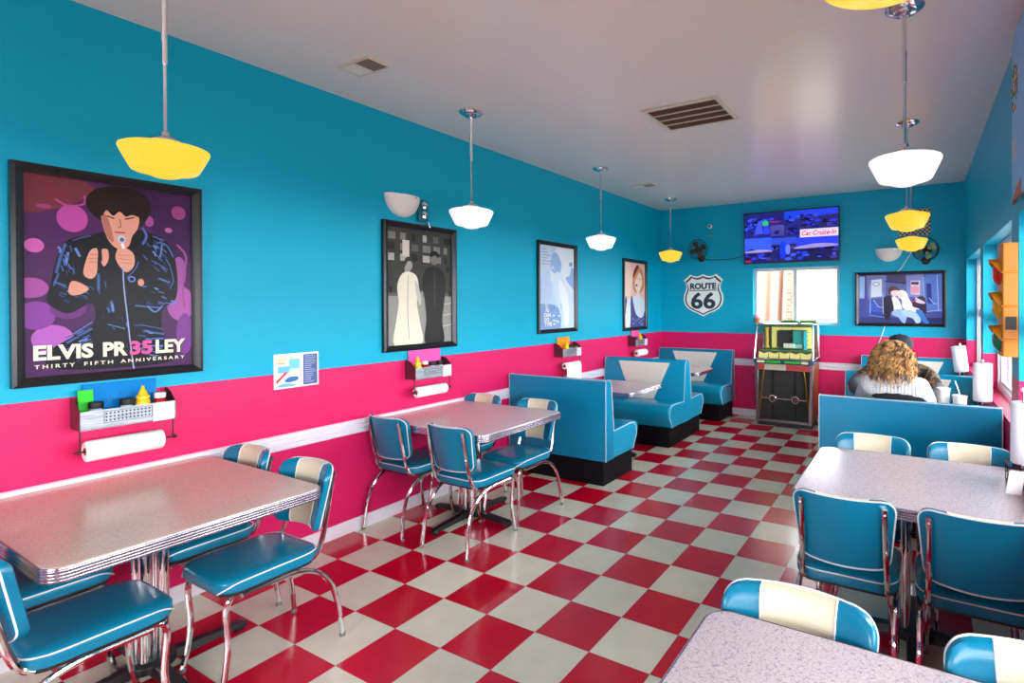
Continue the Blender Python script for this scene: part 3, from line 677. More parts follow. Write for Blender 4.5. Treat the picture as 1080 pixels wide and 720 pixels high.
def framed(name, label, loc, A, W, H, fw, base, shapes, depth=.025, cat='picture', frm=None, glass=True):
    t = thing(name, label, cat, loc)
    prof = [(0, .0006), (0, depth), (fw * .35, depth + .004), (fw * .8, depth - .006), (fw, depth - .012), (fw, .0006)]
    rings = [[tuple(A @ Vector((sx * (W / 2 - i), sy * (H / 2 - i), d))) for sx, sy in ((-1, -1), (1, -1), (1, 1), (-1, 1))] for i, d in prof]
    q = MB(); q.loft(rings, cap=False, close=True); q.build('frame', frm or FRM, t, smooth=0)
    w2, h2 = W - 2 * fw + .004, H - 2 * fw + .004
    pr = art(t, 'print', w2, h2, A, base, shapes, .004, layer=min(.0001, .007 / (len(shapes) + 1)))
    if glass:
        q = MB(); q.quadface([tuple(A @ Vector((sx * w2 / 2, sy * h2 / 2, depth - .0135))) for sx, sy in ((-1, -1), (1, -1), (1, 1), (-1, 1))]); q.build('glass', ACRY, t, smooth=0, fix=False)
    return t, w2, h2

# singer poster: generic performer in a black leather jacket in front of a purple stage
def E(cx, cy): u = (cx - 120) / 780; return (u, 1 - (cy - (145 + 105 * u)) / (970 - 175 * u))
def EE(*a): return [E(*p) for p in a]
PUR, PNK, BLK_, NAV, BLU, SKN = (72, 30, 84), (176, 70, 150), (14, 12, 22), (26, 30, 52), (92, 126, 190), (214, 150, 130)
sh = [((110, 44, 62), 's', EE((120, 145), (330, 170), (420, 230), (300, 300), (120, 330))), ((58, 22, 72), 's', EE((600, 215), (900, 250), (890, 560), (760, 520), (640, 330)))]
for cx, cy, rx, ry, c in [(320, 360, .085, .07, PNK), (165, 490, .05, .035, (190, 90, 165)), (675, 370, .03, .03, (150, 70, 140)), (775, 412, .025, .015, (170, 90, 150)), (205, 305, .04, .012, (150, 60, 110)), (150, 690, .09, .05, (160, 75, 155)), (235, 930, .11, .07, (172, 92, 182)), (840, 760, .1, .1, (165, 85, 165)), (860, 900, .06, .12, (120, 55, 140)), (170, 820, .1, .07, (130, 60, 150)), (830, 610, .05, .09, (150, 80, 150)), (300, 780, .1, .06, (105, 48, 120)), (830, 330, .05, .04, (140, 62, 120))]:
    u, v = E(cx, cy); sh.append((c, 'e', (u, v, rx, ry)))
sh.append(((170, 70, 130), 'l', [.008] + EE((250, 270), (300, 300), (370, 290), (372, 250)))); sh.append(((150, 70, 140), 'l', [.01] + EE((820, 480), (870, 540), (850, 660), (860, 780))))
sh += [(BLK_, 's', EE((470, 420), (380, 440), (290, 470), (250, 560), (225, 690), (215, 760), (300, 810), (400, 760), (405, 860), (300, 930), (230, 985), (250, 1075), (760, 1040), (780, 960), (740, 900), (740, 790), (800, 750), (822, 690), (812, 560), (770, 470), (690, 430), (610, 410)))]
sh += [((30, 16, 16), 's', EE((380, 260), (430, 215), (540, 205), (640, 235), (685, 300), (670, 350), (620, 400), (500, 400), (420, 350), (385, 310)))]
sh += [(SKN, 's', EE((445, 335), (480, 315), (560, 325), (620, 345), (618, 400), (590, 440), (570, 490), (520, 500), (480, 465), (455, 400))), ((170, 105, 92), 's', EE((445, 345), (470, 345), (495, 420), (500, 470), (470, 440)))]
sh += [((30, 16, 16), 's', EE((430, 330), (470, 295), (560, 290), (640, 330), (630, 352), (590, 340), (560, 348), (530, 325), (500, 345), (470, 318), (450, 345)))]
sh += [((40, 20, 22), 'l', [.006] + EE((470, 345), (505, 358))), ((40, 20, 22), 'l', [.006] + EE((555, 360), (600, 352))), ((150, 90, 80), 'l', [.005] + EE((530, 360), (535, 395), (520, 400))), ((130, 40, 50), 'l', [.006] + EE((505, 422), (555, 425)))]
for a in [((290, 480), (270, 540), (250, 620)), ((320, 465), (360, 450), (400, 440)), ((300, 520), (290, 580)), ((260, 620), (240, 680)), ((640, 400), (660, 440), (640, 480)), ((700, 470), (760, 480), (800, 540)), ((740, 520), (780, 580), (800, 650)), ((700, 560), (770, 600)), ((720, 640), (780, 660)), ((740, 480), (730, 540)), ((330, 500), (350, 540)), ((690, 440), (750, 460)), ((300, 920), (400, 850)), ((290, 950), (400, 880)), ((280, 985), (395, 930)), ((620, 860), (740, 880)), ((640, 890), (745, 905)), ((650, 930), (745, 925)), ((600, 770), (730, 780)), ((490, 750), (495, 800)), ((470, 860), (550, 880)), ((640, 960), (740, 960)), ((700, 985), (750, 990)), ((240, 660), (290, 680)), ((780, 690), (800, 650)), ((660, 770), (700, 800), (740, 770)), ((430, 620), (430, 700)), ((310, 960), (390, 960)), ((560, 640), (600, 600), (620, 560))]:
    sh.append((random.choice([BLU, (60, 90, 150), (70, 100, 170)]), 'l', [random.choice([.004, .007, .010])] + EE(*a)))
_rs = random.Random(21)
for x0, x1, y0, y1, n_, dx, dy in ((262, 330, 500, 640, 12, 14, 46), (250, 400, 640, 760, 12, 40, 22), (640, 800, 470, 620, 20, 34, 36), (640, 800, 640, 790, 16, 44, 14), (290, 395, 880, 1030, 14, 50, -26), (600, 735, 860, 1010, 18, 54, 8), (430, 560, 620, 900, 10, 10, 40)):
    for k in range(n_):
        cx, cy = _rs.uniform(x0, x1), _rs.uniform(y0, y1); a_, b_ = dx * _rs.uniform(.4, .8), dy * _rs.uniform(.4, .8)
        sh.append((_rs.choice([(46, 66, 118), (62, 92, 158), (96, 130, 196), (34, 44, 82)]), 'l', [_rs.choice([.003, .005, .008])] + EE((cx - a_ / 2, cy - b_ / 2), (cx + _rs.uniform(-5, 5), cy + _rs.uniform(-5, 5)), (cx + a_ / 2, cy + b_ / 2))))
sh += [(SKN, 's', EE((380, 540), (400, 505), (425, 505), (425, 560), (420, 620), (395, 645), (362, 620))), (SKN, 's', EE((440, 510), (470, 505), (475, 550), (455, 585), (440, 560))), (SKN, 's', EE((510, 520), (530, 490), (590, 520), (595, 580), (560, 612), (530, 590), (508, 550))), (SKN, 's', EE((315, 655), (385, 690), (345, 720), (300, 715))), (SKN, 'e', (*E(628, 660), .02, .02))]
for k in range(3): sh.append(((150, 90, 80), 'l', [.002] + EE((520, 530 + 18 * k), (585, 535 + 18 * k)))); sh.append(((150, 90, 80), 'l', [.002] + EE((385, 530 + 18 * k), (425, 530 + 18 * k))))
sh += [((20, 20, 30), 'l', [.010] + EE((437, 505), (440, 560))), ((150, 165, 215), 'l', [.005] + EE((542, 580), (545, 680), (560, 820), (575, 960), (590, 1075))), ((190, 195, 215), 'e', (*E(536, 455), .026, .020)), ((90, 90, 120), 'e', (*E(538, 458), .014, .011)), ((225, 225, 230), 'l', [.012] + EE((538, 475), (545, 500))), (BLU, 'e', (*E(583, 645), .024, .017)), (BLK_, 'e', (*E(583, 645), .014, .010))]
pW, pH = .704, .985
t, w2, h2 = framed('framed_poster', 'large black framed poster of a singer in a black jacket holding a microphone', (0, -1.249, 1.703), AX_L, pW, pH, .042, PUR, sh, depth=.03)
TW, TP = artmat((238, 226, 205)), artmat((225, 80, 150))
def ptext(par, s, size, u, v, w2, h2, A, mt, **k):
    M = A.to_4x4() @ Matrix.Translation(((u - .5) * w2, (v - .5) * h2, .0125)); return text(par, 'lettering', s, size, M, mt, ext=.0003, **k)
DK_ = artmat((20, 14, 26))
for du, dv, m_a, m_b in ((.006, -.004, DK_, DK_), (0, 0, TW, TP)):
    for s_, u0, u1, mm_ in (('ELVIS', .045, .362, m_a), ('PR', .417, .563, m_a), ('35', .577, .722, m_b), ('LEY', .742, .945, m_a)):
        ptext(t, s_, .1, (u0 + u1) / 2 + du, .118 + dv, w2, h2, AX_L, mm_, bold=.004, fit=(u1 - u0) * w2, fith=.069).location.x += -.001 if du else 0
for s_, u0, u1 in (('THIRTY', .05, .26), ('FIFTH', .31, .475), ('ANNIVERSARY', .52, .94)): ptext(t, s_, .03, (u0 + u1) / 2, .05, w2, h2, AX_L, TW, spacing=1.5, bold=.0006, fit=(u1 - u0) * w2, fith=.017)

# grey street photograph: plain stand-in of the same tones
G = lambda k: (k, k, int(k * .96))
sh = [(G(62), 'r', (0, .45, 1, 1)), (G(150), 'r', (0, 0, 1, .42))]
for k in range(6):
    for j in range(3): sh.append((G(random.choice([95, 120, 170, 40])), 'r', (.02 + k * .17, .72 + j * .09, .02 + k * .17 + random.uniform(.05, .13), .72 + j * .09 + .06)))
for k in range(22): u = random.random(); v = .42 + random.random() * .26; sh.append((G(random.choice([190, 150, 30, 45, 100])), 'e', (u, v, .022, .03)))
sh += [((205, 200, 185), 'r', (.22, .76, .32, .90))]
for k in range(3): sh.append((G(205), 'l', [.006, (.6, .12 + .1 * k), (1, .16 + .1 * k)]))
sh += [(G(34), 's', [(.56, 0), (.58, .22), (.55, .40), (.52, .56), (.58, .66), (.70, .69), (.84, .66), (.90, .56), (.88, .40), (.84, .20), (.86, 0)]), (G(120), 'e', (.71, .755, .062, .052)), (G(20), 's', [(.64, .77), (.66, .815), (.72, .83), (.78, .81), (.785, .77), (.72, .79)]), (G(70), 'l', [.006, (.71, .66), (.71, .30)]),
       ((228, 222, 200), 's', [(.10, 0), (.12, .20), (.16, .36), (.14, .50), (.20, .60), (.30, .63), (.42, .60), (.46, .50), (.43, .36), (.48, .18), (.50, 0)]), (G(150), 'e', (.31, .685, .055, .048)), (G(60), 's', [(.24, .66), (.25, .73), (.31, .76), (.38, .73), (.39, .66), (.36, .71), (.30, .72)]),
       (G(190), 's', [(.40, .56), (.46, .50), (.50, .38), (.47, .34), (.42, .44)]), (G(150), 'l', [.006, (.30, .60), (.29, .30), (.31, .05)])]
framed('framed_poster', 'black framed black and white street photograph with a pale and a dark figure', (0, .588, 1.704), AX_L, .708, .975, .045, G(96), sh, depth=.03)

# pale blue poster, the window's washed-out reflection painted into the print colours
B = lambda a, b_, c: (a, b_, c)
sh = [(B(222, 232, 240), 's', [(.3, .6), (.5, 1), (1, 1), (1, .5), (.8, .35), (.6, .5)]), (B(150, 182, 226), 's', [(.36, .90), (.48, .92), (.62, .80), (.56, .66), (.44, .66), (.30, .74)]),
      (B(186, 208, 240), 's', [(0, .55), (.2, .70), (.3, .60), (.35, .45), (.2, .30), (0, .35)]), (B(134, 164, 212), 's', [(0, 0), (0, .28), (.16, .30), (.34, .30), (.52, .26), (.6, .12), (.56, 0)]),
      (B(206, 226, 246), 's', [(.42, .66), (.58, .68), (.80, .50), (.95, .42), (1, .30), (1, 0), (.62, 0), (.60, .15), (.46, .35), (.36, .48)]), (B(232, 240, 248), 's', [(.55, .60), (.74, .50), (.84, .30), (.82, .05), (.70, .04), (.66, .25), (.56, .40)]),
      (B(144, 176, 222), 's', [(.74, .62), (.86, .66), (.92, .76), (1, .72), (1, .50), (.90, .52)]), (B(214, 206, 226), 'e', (.36, .74, .05, .02)), (B(120, 150, 200), 'e', (.9, .8, .05, .03))]
for k in range(18): sh.append((B(*random.choice([(110, 140, 195), (170, 195, 235), (225, 235, 245)])), 'e', (random.uniform(.3, .6), random.uniform(.05, .3), .03, .012)))
for k, (x0, x1) in enumerate([(.06, .2), (.05, .24), (.06, .3), (.06, .22), (.08, .3), (.06, .26)]): sh.append((B(120, 130, 160), 'l', [.006, (x0, .95 - k * .035), (x1, .95 - k * .035)]))
t, w2, h2 = framed('framed_poster', 'black framed pale blue poster, window haze painted in, above the rack with an orange menu', (0, 2.415, 1.744), AX_L, .72, .97, .042, (196, 216, 238), sh, depth=.03)
for k, (s_, sz) in enumerate([('I', .05), ('LI', .05), ('FLI', .05), ('CAN', .055), ('DO', .055), ('TYPE', .06)]): ptext(t, s_, sz, .14 + .02 * len(s_), .335 - k * .055, w2, h2, AX_L, artmat((240, 240, 236)), bold=.002)

# portrait poster: generic woman with a small hat
sh = [((238, 196, 190), 'r', (0, .45, 1, 1)), ((246, 216, 200), 's', [(0, 1), (.3, .96), (.4, .7), (.25, .45), (0, .5)]),
      ((202, 140, 90), 's', [(.42, .60), (.40, .75), (.52, .90), (.76, .94), (.92, .84), (.96, .66), (.84, .56), (.62, .52)]), ((246, 220, 205), 's', [(.50, .64), (.52, .78), (.66, .86), (.82, .82), (.86, .68), (.76, .58), (.72, .52), (.80, .44), (.56, .44), (.60, .54)]),
      ((120, 40, 36), 's', [(.40, .78), (.46, .88), (.60, .97), (.70, .95), (.58, .86), (.48, .76)]), ((226, 150, 96), 's', [(.44, .76), (.60, .87), (.74, .94), (.80, .93), (.66, .83), (.50, .72)]),
      ((214, 228, 240), 's', [(.28, 0), (.30, .30), (.36, .46), (.56, .48), (.84, .46), (1, .34), (1, 0)]), ((74, 78, 140), 's', [(.28, 0), (.30, .42), (.36, .48), (.44, .34), (.56, .20), (.76, .14), (.90, .16), (1, .24), (1, 0)]),
      ((60, 64, 120), 's', [(.02, .24), (.06, .46), (.12, .44), (.10, .22)]), ((232, 236, 244), 's', [(.04, 0), (.06, .22), (.14, .42), (.28, .40), (.26, 0)]),
      ((170, 30, 50), 'e', (.58, .655, .055, .018)), ((60, 40, 40), 'l', [.006, (.58, .76), (.66, .77)]), ((60, 40, 40), 'l', [.006, (.74, .755), (.82, .75)]), ((236, 150, 150), 'l', [.006, (.12, .90), (.3, .95), (.42, .93)])]
for k in range(20): sh.append(((150, 155, 205), 'e', (random.uniform(.36, .95), random.uniform(.02, .14), .02, .012)))
framed('framed_poster', 'narrow looking black framed portrait of a blonde woman with a small hat near the corner', (0, 4.232, 1.688), AX_L, .70, .97, .045, (226, 206, 214), sh, depth=.03)

# train carriage picture on the back wall
def Q5(cx, cy): return ((cx - 72) / 895, 1 - (cy - 95) / 530)
def QQ(*a): return [Q5(*p) for p in a]
sh = [((60, 70, 150), 'p', QQ((72, 95), (150, 95), (170, 625), (72, 625))), ((150, 180, 225), 'p', QQ((80, 110), (140, 110), (135, 350), (80, 350))), ((110, 120, 180), 'p', QQ((160, 95), (380, 95), (370, 340), (180, 360))), ((205, 214, 226), 'p', QQ((215, 150), (330, 140), (330, 330), (210, 340))), ((140, 150, 175), 'e', (*Q5(268, 195), .045, .05)), ((215, 222, 232), 'e', (*Q5(268, 195), .030, .032)),
      ((72, 60, 100), 'p', QQ((388, 100), (585, 100), (590, 200), (388, 160))), ((84, 96, 150), 'p', QQ((380, 180), (600, 200), (600, 320), (380, 320))), ((30, 34, 60), 'l', [.012] + QQ((365, 165), (605, 200))), ((120, 130, 190), 'p', QQ((590, 110), (770, 100), (770, 340), (600, 340))), ((205, 185, 205), 'p', QQ((640, 165), (740, 165), (735, 320), (640, 310))), ((216, 140, 160), 'p', QQ((645, 230), (730, 230), (725, 300), (645, 300))), ((60, 50, 80), 'p', QQ((645, 180), (725, 180), (720, 210), (645, 205))),
      ((86, 116, 190), 'p', QQ((775, 110), (960, 100), (960, 500), (800, 480))), ((40, 52, 120), 'p', QQ((800, 200), (850, 200), (860, 420), (810, 400))), ((44, 50, 110), 'p', QQ((72, 560), (960, 560), (960, 625), (72, 625))), ((50, 86, 190), 's', QQ((215, 380), (280, 420), (300, 480), (360, 540), (190, 540))), ((40, 60, 150), 's', QQ((200, 500), (350, 510), (360, 560), (180, 550))), ((110, 140, 210), 'l', [.01] + QQ((180, 535), (360, 560)))]
for x0, y0, x1, y1 in [(340, 300, 345, 520), (205, 200, 200, 520), (910, 110, 925, 480), (830, 350, 880, 415), (880, 415, 920, 410), (240, 370, 290, 440), (290, 445, 440, 465), (800, 495, 960, 480), (770, 130, 780, 350)]: sh.append(((165, 190, 225), 'l', [.008] + QQ((x0, y0), (x1, y1))))
sh += [((30, 28, 52), 's', QQ((350, 350), (400, 320), (440, 340), (470, 400), (470, 470), (430, 510), (410, 580), (360, 570), (350, 450))), ((226, 226, 220), 's', QQ((440, 340), (500, 350), (540, 430), (545, 480), (470, 490), (455, 420))), ((90, 44, 60), 's', QQ((395, 270), (420, 230), (480, 222), (515, 260), (490, 275), (440, 280), (420, 310))), ((226, 196, 190), 's', QQ((430, 280), (500, 265), (505, 300), (480, 335), (445, 325))),
       ((238, 232, 216), 's', QQ((500, 290), (540, 265), (590, 285), (620, 350), (660, 420), (730, 460), (700, 500), (600, 490), (550, 440), (545, 370), (505, 340))), ((232, 205, 190), 'e', (*Q5(528, 320), .028, .055)), ((150, 180, 216), 's', QQ((450, 490), (520, 470), (600, 500), (580, 620), (540, 600), (510, 560), (440, 530))), ((176, 204, 226), 's', QQ((540, 490), (640, 480), (720, 530), (745, 600), (700, 620), (660, 570), (580, 540))), ((60, 120, 200), 's', QQ((690, 480), (750, 480), (790, 550), (830, 620), (780, 615), (730, 550))),
       ((60, 40, 70), 's', QQ((670, 370), (760, 330), (800, 400), (800, 520), (740, 470), (660, 440))), ((200, 190, 205), 's', QQ((690, 340), (720, 360), (780, 390), (790, 410), (740, 410), (690, 390))), ((190, 60, 90), 'l', [.012] + QQ((650, 400), (700, 370)))]
framed('framed_picture', 'wide black framed blue picture of two people sitting in a train carriage', (3.215, BW, 1.613), AX_B, .985, .675, .038, (72, 78, 150), sh, depth=.03)

# flyer taped to the wall across the paint line
sh = [((225, 235, 240), 'r', (.02, .03, .62, .97)), ((236, 230, 215), 'r', (.04, .66, .28, .95)), ((225, 190, 120), 'l', [.008, (.06, .84), (.26, .84)]), ((225, 170, 90), 'l', [.008, (.06, .73), (.24, .73)]), ((110, 185, 230), 'r', (.08, .45, .34, .64)), ((120, 200, 235), 'r', (.32, .55, .56, .84)), ((205, 70, 80), 'p', [(.03, .22), (.24, .48), (.30, .46), (.06, .16)]), ((235, 190, 215), 'p', [(.12, .20), (.34, .50), (.42, .58), (.30, .42), (.16, .18)]), ((60, 110, 170), 's', [(.22, .22), (.34, .32), (.52, .30), (.50, .20), (.30, .16)]), ((225, 215, 190), 'e', (.42, .42, .1, .05)), ((110, 180, 225), 's', [(.06, .06), (.2, .14), (.42, .10), (.4, .04)]), ((240, 225, 120), 'e', (.38, .88, .03, .03)), ((225, 200, 225), 'r', (.55, .1, .62, .6)), ((84, 100, 150), 'r', (.64, .04, .97, .95))]
for k in range(14): sh.append(((170, 185, 215), 'l', [.004, (.67, .90 - k * .06), (random.uniform(.82, .95), .90 - k * .06)]))
fl_ = thing('flyer', 'small printed paper flyer taped to the left wall across the turquoise and pink line', 'flyer', (0.001, -.378, 1.158)); art(fl_, 'printed_sheet', .275, .212, AX_L, (232, 238, 242), sh, .0008, layer=.0001)
q = MB(); q.b2(-.0004, .0004, -.139, .139, -.107, .107); q.build('sheet', PAPER, fl_)

# Route 66 shield
def shield(sc_):
    half = [(0, .96), (.10, .90), (.24, .86), (.38, .92), (.47, 1.0), (.74, .82), (.66, .68), (.62, .55), (.66, .42), (.76, .25), (.80, .08), (.78, -.12), (.70, -.32), (.56, -.50), (.38, -.64), (.20, -.74), (0, -.86)]
    half = [(0, .90), (.12, .915), (.25, .965), (.33, 1.0), (.42, .95), (.52, .93), (.62, .955), (.76, .74), (.70, .60), (.665, .46), (.70, .30), (.77, .12), (.80, -.08), (.77, -.28), (.67, -.48), (.50, -.62), (.28, -.72), (.12, -.79), (0, -.86)]
    half = [(0, 1.0), (.14, .93), (.30, .90), (.46, .94), (.56, 1.0), (.84, .74), (.76, .60), (.72, .44), (.76, .26), (.84, .06), (.86, -.16), (.80, -.38), (.66, -.56), (.46, -.68), (.22, -.78), (0, -.90)]
    pts = half + [(-a, b_) for a, b_ in reversed(half[1:-1])]
    return [(a * sc_ * 1.1, b_ * sc_) for a, b_ in pts]
rs = thing('route_sign', 'white shield shaped highway road sign on the turquoise back wall', 'sign', (.680, BW, 1.672))
SW = mat('sign_white', (244, 250, 246), .35); SD = mat('sign_dark', (24, 52, 62), .4)
def sgn(name, s_, y0, y1, mt, dz=0):
    q = MB(); q.prism([(a, b_ + dz) for a, b_ in shield(s_)], y0, y1, 1); return q.build(name, mt, rs, smooth=0)
sgn('sign_plate', .322, -.014, -.001, SW); sgn('outline', .298, -.0155, -.0142, SD, -.003); sgn('face', .275, -.0165, -.0157, SW, -.004)
MB().b2(-.212, .212, -.0175, -.0166, .080, .093).build('divider', SD, rs, smooth=0)
MI = Matrix.Translation((0, -.0175, 0)) @ AX_B.to_4x4()
text(rs, 'lettering', 'ROUTE', .135, Matrix.Translation((0, 0, .148)) @ MI, SD, bold=.0065, ext=.001, fit=.40, fith=.092)
text(rs, 'numerals', '66', .36, Matrix.Translation((0, 0, -.062)) @ MI, SD, bold=.010, ext=.001, fit=.375, fith=.245)

# television with a slideshow of a car meet
tv = thing('television', 'flat television high on the back wall showing a blue photo collage', 'television', (1.922, BW, 2.459), 0)
tw, th = 1.24, .70; TVM = mat('tv_black', (8, 8, 12), .3)
MB().b2(-tw / 2, tw / 2, -.075, -.035, -th / 2, th / 2).build('housing', TVM, tv, bevel=.004); MB().b2(-.2, .2, -.035, -.001, -.15, .15).build('wall_bracket', BLK, tv)
def TQ(cx, cy): u = (cx - 70) / 970; return (u, 1 - (cy - (118 - 78 * u)) / (500 + 40 * u))
def TT(*a): return [TQ(*p) for p in a]
sh = []
def panel(x0, y0, x1, y1, sky, gnd, hz, n, pal):
    sh.append((sky, 'r', (x0, y0, x1, y1))); sh.append((gnd, 'r', (x0, y0, x1, y0 + (y1 - y0) * hz)))
    for k in range(n):
        u = random.uniform(x0 + .02, x1 - .02); v = y0 + (y1 - y0) * random.uniform(.1, hz + .12); rx = random.uniform(.012, .045)
        rx = min(rx, u - x0, x1 - u); ry = min(random.uniform(.01, .035), v - y0, y1 - v); sh.append((random.choice(pal), 'e', (u, v, rx, ry)))
pal = [(20, 22, 110), (40, 60, 230), (18, 16, 60), (60, 90, 240), (64, 56, 150), (24, 24, 130)]
panel(0, .50, .44, 1, (34, 36, 120), (36, 38, 130), .7, 46, pal); panel(.29, .52, .44, .74, (84, 76, 160), (76, 70, 150), .5, 3, pal)
panel(.44, .46, .61, 1, (28, 70, 230), (40, 44, 130), .7, 26, pal); panel(.61, .62, 1, 1, (40, 70, 240), (44, 40, 110), .7, 34, pal)
panel(0, 0, .30, .50, (60, 96, 250), (30, 30, 110), .4, 26, pal); panel(.30, 0, .57, .48, (50, 80, 215), (40, 36, 96), .72, 16, pal); panel(.57, 0, 1, .46, (50, 66, 235), (30, 28, 84), .52, 26, pal)
sh += [((170, 150, 200), 's', [(.02, .23), (.15, .26), (.29, .24), (.29, .21), (.02, .20)]), ((160, 150, 210), 's', [(.58, .28), (.8, .33), (.99, .30), (.99, .27), (.58, .24)]), ((40, 200, 120), 's', [(.20, .80), (.24, .85), (.27, .80), (.26, .73), (.22, .73)]), ((70, 90, 250), 's', [(.12, .60), (.15, .80), (.19, .80), (.20, .60)]), ((50, 70, 240), 's', [(.22, .58), (.22, .73), (.27, .73), (.28, .58)]), ((20, 60, 240), 's', [(.40, .10), (.40, .34), (.43, .40), (.46, .34), (.45, .10)]), ((110, 130, 250), 's', [(.46, .16), (.46, .32), (.50, .32), (.50, .16)]), ((160, 30, 60), 'r', (.01, 0, .08, .05)), ((150, 30, 120), 'l', [.02, (.28, .82), (.40, .80)]), ((225, 225, 250), 'r', (.61, .46, 1, .62))]
art(tv, 'screen', tw - .03, th - .035, AX_B, (30, 30, 110), sh, .0755, emit=.62, layer=.00003)
text(tv, 'screen_text', 'Car Cruise-In', .085, Matrix.Translation(((.805 - .5) * 1.21, -.0845, (.54 - .5) * .665)) @ AX_B.to_4x4(), mat('screen_red', (220, 20, 60), .4, emit=.8), ext=.0003, shear=.3, bold=.002, fit=.43, fith=.066)

# wall fans
FB = mat('fan_black', (18, 20, 22), .4, .3); FBL = mat('fan_copper_blade', (92, 54, 40), .4, .4); FBG = mat('fan_green_blade', (150, 170, 130), .4, .3)
def fan(x, z, yaw, tilt, R_, blade, label):
    t = thing('wall_fan', label, 'fan', (x, BW, z))
    MB().lathe([(0, 0), (.05, 0), (.05, .012), (.03, .022), (0, .022)], (0, -.0005, -R_ * .85), 16, Matrix.Rotation(PI / 2, 4, 'X')).build('wall_plate', FB, t)
    M = Matrix.Translation((0, -.16, 0)) @ Matrix.Rotation(yaw, 4, 'Z') @ Matrix.Rotation(tilt, 4, 'X') @ Matrix.Rotation(PI / 2, 4, 'X')
    MB().tube([(0, -.02, -R_ * .85), (0, -.08, -R_ * .8), (0, -.12, -R_ * .3), tuple(M @ Vector((0, 0, -.06)))], .012, 8, 4).build('arm', FB, t)
    q = MB(); q.lathe([(0, -.11), (.035, -.10), (.05, -.07), (.05, -.02), (.03, 0), (0, 0)], seg=16); bmesh.ops.transform(q.bm, matrix=M, verts=q.bm.verts); q.build('motor', FB, t)
    q = MB()
    for zz, rr, th_ in ((.075, R_ * .55, .0025), (.045, R_, .005), (.01, R_ * 1.0, .004), (-.03, R_ * .8, .0025), (.085, R_ * .2, .004)):
        q.tube([(rr * math.cos(a), rr * math.sin(a), zz) for a in [2 * PI * i / 32 for i in range(32)]], th_, 5, close=True)
    for k in range(14):
        a = 2 * PI * k / 14; c, s_ = math.cos(a), math.sin(a)
        q.tube([(.03 * c, .03 * s_, .088), (R_ * .55 * c, R_ * .55 * s_, .076), (R_ * .93 * c, R_ * .93 * s_, .055), (R_ * 1.0 * c, R_ * 1.0 * s_, .03), (R_ * .93 * c, R_ * .93 * s_, -.01), (R_ * .5 * c, R_ * .5 * s_, -.05), (.05 * c, .05 * s_, -.06)], .0016, 4)
    bmesh.ops.transform(q.bm, matrix=M, verts=q.bm.verts); q.build('cage', FB, t)
    for k in range(4):
        q = MB(); a0 = 2 * PI * k / 4 + .4; rings = []
        for r_, wd in ((.025, .25), (R_ * .35, .42), (R_ * .65, .44), (R_ * .85, .30)):
            rings.append([(r_ * math.cos(a0 + s_ * wd), r_ * math.sin(a0 + s_ * wd), .03 + s_ * r_ * .22 + h) for s_, h in ((-1, 0), (0, 0), (1, 0), (1, .002), (0, .002), (-1, .002))])
        q.loft(rings); bmesh.ops.transform(q.bm, matrix=M, verts=q.bm.verts); q.build('blade', blade, t)
    return t
fan(.655, 2.34, .35, 0, .138, FBL, 'small dark wall fan with copper blades above the shield road sign')
fan(3.50, 2.185, -.25, -.1, .135, FBG, 'small dark wall fan above the blue train picture')
tag(MB().tube([(.62, BW - .012, 2.235), (.75, BW - .008, 2.20), (.95, BW - .008, 2.193), (1.12, BW - .008, 2.20), (1.30, BW - .02, 2.235)], .0055, 6, 4).build('power_cord', mat('cord_teal', (10, 70, 84), .5)), 'dark cord running along the back wall from the fan to the television', 'cord')
tag(MB().tube([(3.40, BW - .006, 2.26), (3.33, BW - .006, 2.15), (3.235, BW - .006, 1.99), (3.20, BW - .045, 1.95)], .004, 6, 4).build('power_cord', WHT), 'short white cord on the back wall between the fan and the train picture', 'cord')
tag(MB().tube([(3.06, BW - .006, 1.30), (3.02, BW - .006, 1.16), (2.93, BW - .006, .93)], .005, 6, 4).build('power_cord', WHT), 'white cord hanging from the train picture down to the booth', 'cord')
q = MB(); q.lathe([(0, .04), (.018, .038), (.03, .028), (.034, .0), (0, 0)], seg=18, M=Matrix.Rotation(PI / 2, 4, 'X')); dc = thing('dome_camera', 'tiny white dome camera above the copper fan on the back wall', 'camera', (.786, BW - .0005, 2.68)); q.build('housing', WHT, dc)
q = MB(); q.lathe([(0, .016), (.012, .012), (.016, 0), (0, 0)], (0, -.038, 0), 14, Matrix.Rotation(PI / 2, 4, 'X')); q.build('lens', BLK, dc)
tag(MB().b2(.745, .835, BW - .012, BW - .0005, 2.535, 2.555).build('wall_clip', mat('clip_teal', (110, 150, 130), .4)), 'small pale clip on the back wall below the dome camera', 'clip')
# checkered sign behind the lamps
m, nt, b, N, L = nodes('checker_print'); tc = N('ShaderNodeTexCoord'); ck = N('ShaderNodeTexChecker'); ck.inputs['Scale'].default_value = 42; ck.inputs['Color1'].default_value = (.01, .012, .012, 1); ck.inputs['Color2'].default_value = (.6, .6, .5, 1)
L(tc.outputs['Object'], ck.inputs['Vector']); L(ck.outputs['Color'], b.inputs['Base Color'])
tag(MB().b2(3.20, 3.545, BW - .012, BW - .0005, 2.38, 2.70).build('checkered_sign', m), 'black and white checkered sign on the back wall behind the yellow lamps', 'sign')
